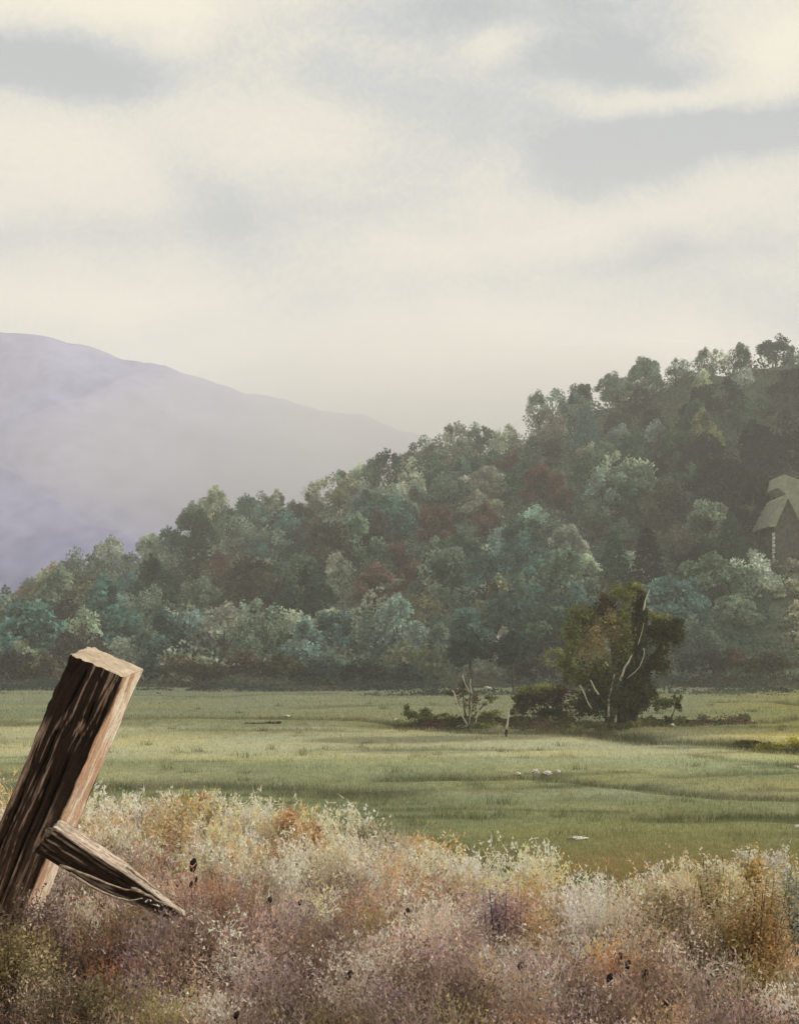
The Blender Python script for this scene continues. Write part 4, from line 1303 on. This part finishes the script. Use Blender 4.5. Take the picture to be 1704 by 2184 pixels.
def ridged(x, z, seed):
    """long grooves: 0 valley .. 1 narrow raised splinter"""
    w_ = x + .035 * (fbm(z * 2.2, x * 2, seed + 5, 3) - .5) * 2
    a = 1 - np.abs(fbm(w_ * 34, z * 1.5, seed, 4) * 2 - 1)
    return a


def build_post():
    yaw, lx, ly, hw, ht = -0.0439, 0.4232, 0.1105, 0.1338, 0.1787
    ctr = np.array((-1.4034, 5.2997, ZC - 0.0514))

    def rot(yaw, lx, ly):
        cz, sz = math.cos(yaw), math.sin(yaw); Rz = np.array([[cz, -sz, 0], [sz, cz, 0], [0, 0, 1]])
        c, s_ = math.cos(lx), math.sin(lx); Ry = np.array([[c, 0, s_], [0, 1, 0], [-s_, 0, c]])
        c, s_ = math.cos(ly), math.sin(ly); Rx = np.array([[1, 0, 0], [0, c, -s_], [0, s_, c]])
        return Rx @ Ry @ Rz
    M = rot(yaw, lx, ly)
    LEN = 1.75
    base = ctr + M @ np.array((0, 0, -LEN + .15))
    t = thing('leaning_post', 'thick weathered wooden post leaning right in the left foreground', 'post', base)
    nz_, ns = 170, 64
    # perimeter coordinates: front, right, back, left
    per = []
    for k in range(ns): per.append((-hw + 2 * hw * k / ns, -ht, 0))
    for k in range(ns): per.append((hw, -ht + 2 * ht * k / ns, 1))
    for k in range(ns // 2): per.append((hw - 2 * hw * k / (ns // 2), ht, 2))
    for k in range(ns // 2): per.append((-hw, ht - 2 * ht * k / (ns // 2), 3))
    per = np.array(per); npn = len(per)
    zs = -np.linspace(0, 1, nz_) ** 1.0 * LEN
    U, Z = np.meshgrid(np.arange(npn), zs)
    X = per[U, 0]; Y = per[U, 1]; S = per[U, 2]
    # signed normals
    NX = np.where(S == 1, 1., np.where(S == 3, -1., 0.)); NY = np.where(S == 0, -1., np.where(S == 2, 1., 0.))
    along = np.where((S == 0) | (S == 2), X, Y)
    r = ridged(along + S * 3.1, Z, 801)
    fine = fbm(along * 60 + S * 9, Z * 5, 811, 3) - .5
    dep = np.where(S == 0, .034 * (r - .75) + .014 * fine, np.where(S == 1, .008 * (r - .7) + .009 * fine, .02 * (r - .75) + .008 * fine))
    edge = (fbm(Z * 3.0, S * 4.4, 821, 4) - .5) * .035 + (fbm(Z * 26, S * 4.4, 823, 3) - .5) * .012 * (S != 1)
    hwid = np.where((S == 0) | (S == 2), hw, ht)
    cor = np.clip((np.abs(along) - (hwid - .028)) / .028, 0, 1) ** 2
    dep = dep - .014 * cor * (1 + 1.2 * (fbm(Z * 9, S * 2.2, 863, 3) - .5))
    crk = np.zeros_like(Z)
    for xc, za, zb, wd_ in ((-.045, -.02, -.75, .0042), (.052, -.15, -.95, .0036), (.004, -.55, -1.5, .0045), (-.09, -.5, -1.3, .0035)):
        cx_ = xc + .016 * (fbm(Z * 3.5, xc * 40 + 0 * Z, 865, 3) - .5) * 2
        crk = np.maximum(crk, np.exp(-((X - cx_) / wd_) ** 2) * smooth(zb, zb + .2, Z) * smooth(za, za - .06, Z) * (S == 0))
    dep = dep - .030 * crk
    flare = 1 + .06 * smooth(-.5, -1.6, Z)
    X = X * flare + NX * dep + np.where(S == 3, -1, np.where(S == 1, 1, 0)) * edge * np.where(S == 1, .6, 1)
    Y = Y * flare + NY * dep
    # left edge of the dark face ragged
    tops = (fbm(along * 9 + S * 3, .5 + 0 * Z, 831, 3) - .5) * .035
    Zt = Z + tops * smooth(-.12, 0, Z)
    V = np.stack([X, Y, Zt], -1).reshape(-1, 3)
    i = (np.arange(nz_ - 1)[:, None] * npn + np.arange(npn)[None, :]).ravel()
    j = (np.arange(nz_ - 1)[:, None] * npn + (np.arange(npn)[None, :] + 1) % npn).ravel()
    Q = np.stack([i, i + npn, j + npn, j], 1)
    # colours: shade painted on the dark front (bare splinters), sunlight on the tan side
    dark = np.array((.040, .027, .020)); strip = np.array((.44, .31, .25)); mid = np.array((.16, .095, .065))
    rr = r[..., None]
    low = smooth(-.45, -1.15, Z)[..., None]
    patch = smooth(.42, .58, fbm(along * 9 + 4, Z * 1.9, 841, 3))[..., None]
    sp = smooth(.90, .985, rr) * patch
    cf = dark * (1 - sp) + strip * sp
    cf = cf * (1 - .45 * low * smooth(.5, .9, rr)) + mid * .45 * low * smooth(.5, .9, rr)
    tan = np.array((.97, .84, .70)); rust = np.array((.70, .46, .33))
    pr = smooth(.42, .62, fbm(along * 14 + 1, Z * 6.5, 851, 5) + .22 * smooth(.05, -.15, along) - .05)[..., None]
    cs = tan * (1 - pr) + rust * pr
    # the painted shade of the front runs a little round the corner
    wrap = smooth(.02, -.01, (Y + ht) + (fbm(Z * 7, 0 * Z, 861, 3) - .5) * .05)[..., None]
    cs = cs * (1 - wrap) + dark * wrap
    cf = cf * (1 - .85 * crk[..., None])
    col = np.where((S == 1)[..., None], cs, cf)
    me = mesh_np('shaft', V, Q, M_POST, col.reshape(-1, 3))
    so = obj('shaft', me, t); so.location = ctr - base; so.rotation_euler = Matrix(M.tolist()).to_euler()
    # sawn top
    m_ = 26
    gx, gy = np.meshgrid(np.linspace(-1, 1, m_), np.linspace(-1, 1, m_))
    ring = V[:npn]
    # sample ring radially so that the top meets the shaft
    ang = np.arctan2(ring[:, 1] / ht, ring[:, 0] / hw)
    nr_ = 14
    W = []
    for a_ in range(1, nr_ + 1):
        f_ = a_ / nr_
        pt = ring * np.array((f_, f_, 1)) * np.array((1, 1, 1))
        pt[:, 2] = ring[:, 2] * f_ + (fbm(ring[:, 0] * f_ * 18, ring[:, 1] * f_ * 18, 871, 3) - .5) * .02 * (1 - f_ ** 6) + .006
        if a_ == nr_: pt[:, 2] = ring[:, 2] + .0015
        W.append(pt)
    W = np.concatenate(W + [np.array([[0, 0, .004]])])
    i = (np.arange(nr_ - 1)[:, None] * npn + np.arange(npn)[None, :]).ravel()
    j = (np.arange(nr_ - 1)[:, None] * npn + (np.arange(npn)[None, :] + 1) % npn).ravel()
    Q2 = [tuple(q_) for q_ in np.stack([i, j, j + npn, i + npn], 1)]
    cidx = len(W) - 1
    for k in range(npn): Q2.append((cidx, k, (k + 1) % npn, (k + 1) % npn))
    cme = mesh_py('sawn_top', [(W, Q2)], M_CUT, False)
    at = cme.attributes.new('tint', 'FLOAT_COLOR', 'POINT')
    pale = np.array((.62, .54, .44)); n_ = fbm(W[:, 0] * 20, W[:, 1] * 20, 881, 3)[:, None]
    c4 = np.ones((len(W), 4), np.float32); c4[:, :3] = pale * (.75 + .5 * n_)
    at.data.foreach_set('color', c4.ravel())
    so = obj('sawn_top', cme, t); so['label'] = 'pale sawn top of the post'; so.location = ctr - base; so.rotation_euler = Matrix(M.tolist()).to_euler()


build_post()


def build_rail():
    A = P(112, 1788, 4.95); B = P(404, 1968, 5.26)
    ax = B - A; LEN = np.linalg.norm(ax); ax /= LEN
    up = np.array((0, 0, 1.)); up -= ax * (up @ ax); up /= np.linalg.norm(up)
    # roll a little so that the top face is seen
    side = np.cross(ax, up)
    if side[1] > 0: side = -side          # towards the camera
    rl = math.radians(27)
    up, side = up * math.cos(rl) + side * math.sin(rl), side * math.cos(rl) - up * math.sin(rl)
    nz_, ns = 90, 22
    hh, hd = .072, .055
    per = []
    for k in range(ns): per.append((hd, -hh + 2 * hh * k / ns, 0))       # front, bottom to top
    for k in range(ns): per.append((hd - 2 * hd * k / ns, hh, 1))       # top
    for k in range(ns): per.append((-hd, hh - 2 * hh * k / ns, 2))
    for k in range(ns): per.append((-hd + 2 * hd * k / ns, -hh, 3))
    per = np.array(per); npn = len(per)
    zs = np.linspace(-.03, 1, nz_) * LEN
    U, Z = np.meshgrid(np.arange(npn), zs)
    a, b, S = per[U, 0], per[U, 1], per[U, 2]
    NA = np.where(S == 0, 1., np.where(S == 2, -1., 0)); NB = np.where(S == 1, 1., np.where(S == 3, -1., 0))
    al = np.where((S == 0) | (S == 2), b, a)
    r = ridged(al * 1.0 + S * 2.3 + .02 * np.sin(Z * 5), Z * .55, 901)
    Z = Z + (fbm(a * 26 + 3, b * 26, 951, 3) - .5) * .16 * (1 - smooth(-.05, .14, Z))
    dep = np.where(S == 0, .036 * (r - .75), .010 * (r - .7)) + .008 * (fbm(al * 50, Z * 8, 911, 3) - .5)
    tap = 1 - .62 * smooth(.25 * LEN, LEN, Z)
    a = a * tap + NA * dep; b = b * tap + NB * dep + .02 * (fbm(Z * 4, 0 * Z, 921, 2) - .5)
    XA = np.cross(ax, up); sg_ = 1.0 if XA @ side > 0 else -1.0
    V = np.stack([a * sg_, Z, b], -1)
    dark = np.array((.055, .036, .026)); strip = np.array((.55, .43, .35)); pale = np.array((.58, .48, .40))
    sp = smooth(.86, .97, r)[..., None] * smooth(.40, .60, fbm(al * 9 + 2, Z * 2.2, 941, 3))[..., None]
    cf = dark * (1 - sp) + strip * sp
    fade = smooth(.45 * LEN, .95 * LEN, Z)[..., None]
    cf = cf * (1 - .5 * fade) + np.array((.26, .19, .14)) * .5 * fade
    pn = fbm(al * 14, Z * 5, 931, 3)[..., None]
    ct = pale * (.7 + .6 * pn)
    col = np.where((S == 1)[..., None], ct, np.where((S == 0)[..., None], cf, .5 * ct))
    base = A.copy(); base[2] = float(height(np.array(B[0]), np.array(B[1])))
    base = np.array((B[0], B[1], base[2]))
    V = V.reshape(-1, 3)
    i = (np.arange(nz_ - 1)[:, None] * npn + np.arange(npn)[None, :]).ravel()
    j = (np.arange(nz_ - 1)[:, None] * npn + (np.arange(npn)[None, :] + 1) % npn).ravel()
    Q = np.stack([i, j, j + npn, i + npn], 1)
    Vc = np.stack([V[:npn].mean(0) , V[-npn:].mean(0)]); nv = len(V)
    V = np.concatenate([V, Vc]); k_ = np.arange(npn); k2 = (k_ + 1) % npn; o2 = (nz_ - 1) * npn
    Q = np.concatenate([Q, np.stack([np.full(npn, nv), k2, k_, k_], 1)[:0]])
    caps = [(nv, int(b_), int(a_)) for a_, b_ in zip(k_, k2)] + [(nv + 1, int(a_ + o2), int(b_ + o2)) for a_, b_ in zip(k_, k2)]
    colv = np.concatenate([col.reshape(-1, 3), [[.2, .14, .1], [.2, .14, .1]]])
    t = thing('broken_rail', 'broken split fence rail slanting from the leaning post down into the heather', 'fence rail', base)
    T3 = np.concatenate([Q[:, [0, 1, 2]], Q[:, [0, 2, 3]], np.array(caps)])
    ro = obj('rail_beam', mesh_np('rail_beam', V, T3, M_RAIL, colv), t); ro.location = A - base
    ro.rotation_euler = Matrix(np.stack([XA, ax, up], 1).tolist()).to_euler()
    # loose splinters along its lower side
    for p, r0 in (([(128, 1845), (190, 1868), (250, 1892), (300, 1903)], .012), ([(150, 1862), (215, 1900), (262, 1920), (305, 1915)], .014), ([(280, 1895), (330, 1915), (385, 1945)], .014), ([(270, 1850), (330, 1893), (390, 1935)], .010)):
        pp = np.array([P(x_, y_, 4.845 + (x_ - 112) * .0009) for x_, y_ in p]) - base
        sm = mesh_py('splinter', [tube(bez(pp, 10, .003), np.linspace(r0 * .6, r0 * .2, 10), 6, .35)], M_SPLIN)
        obj('splinter', sm, t)


build_rail()
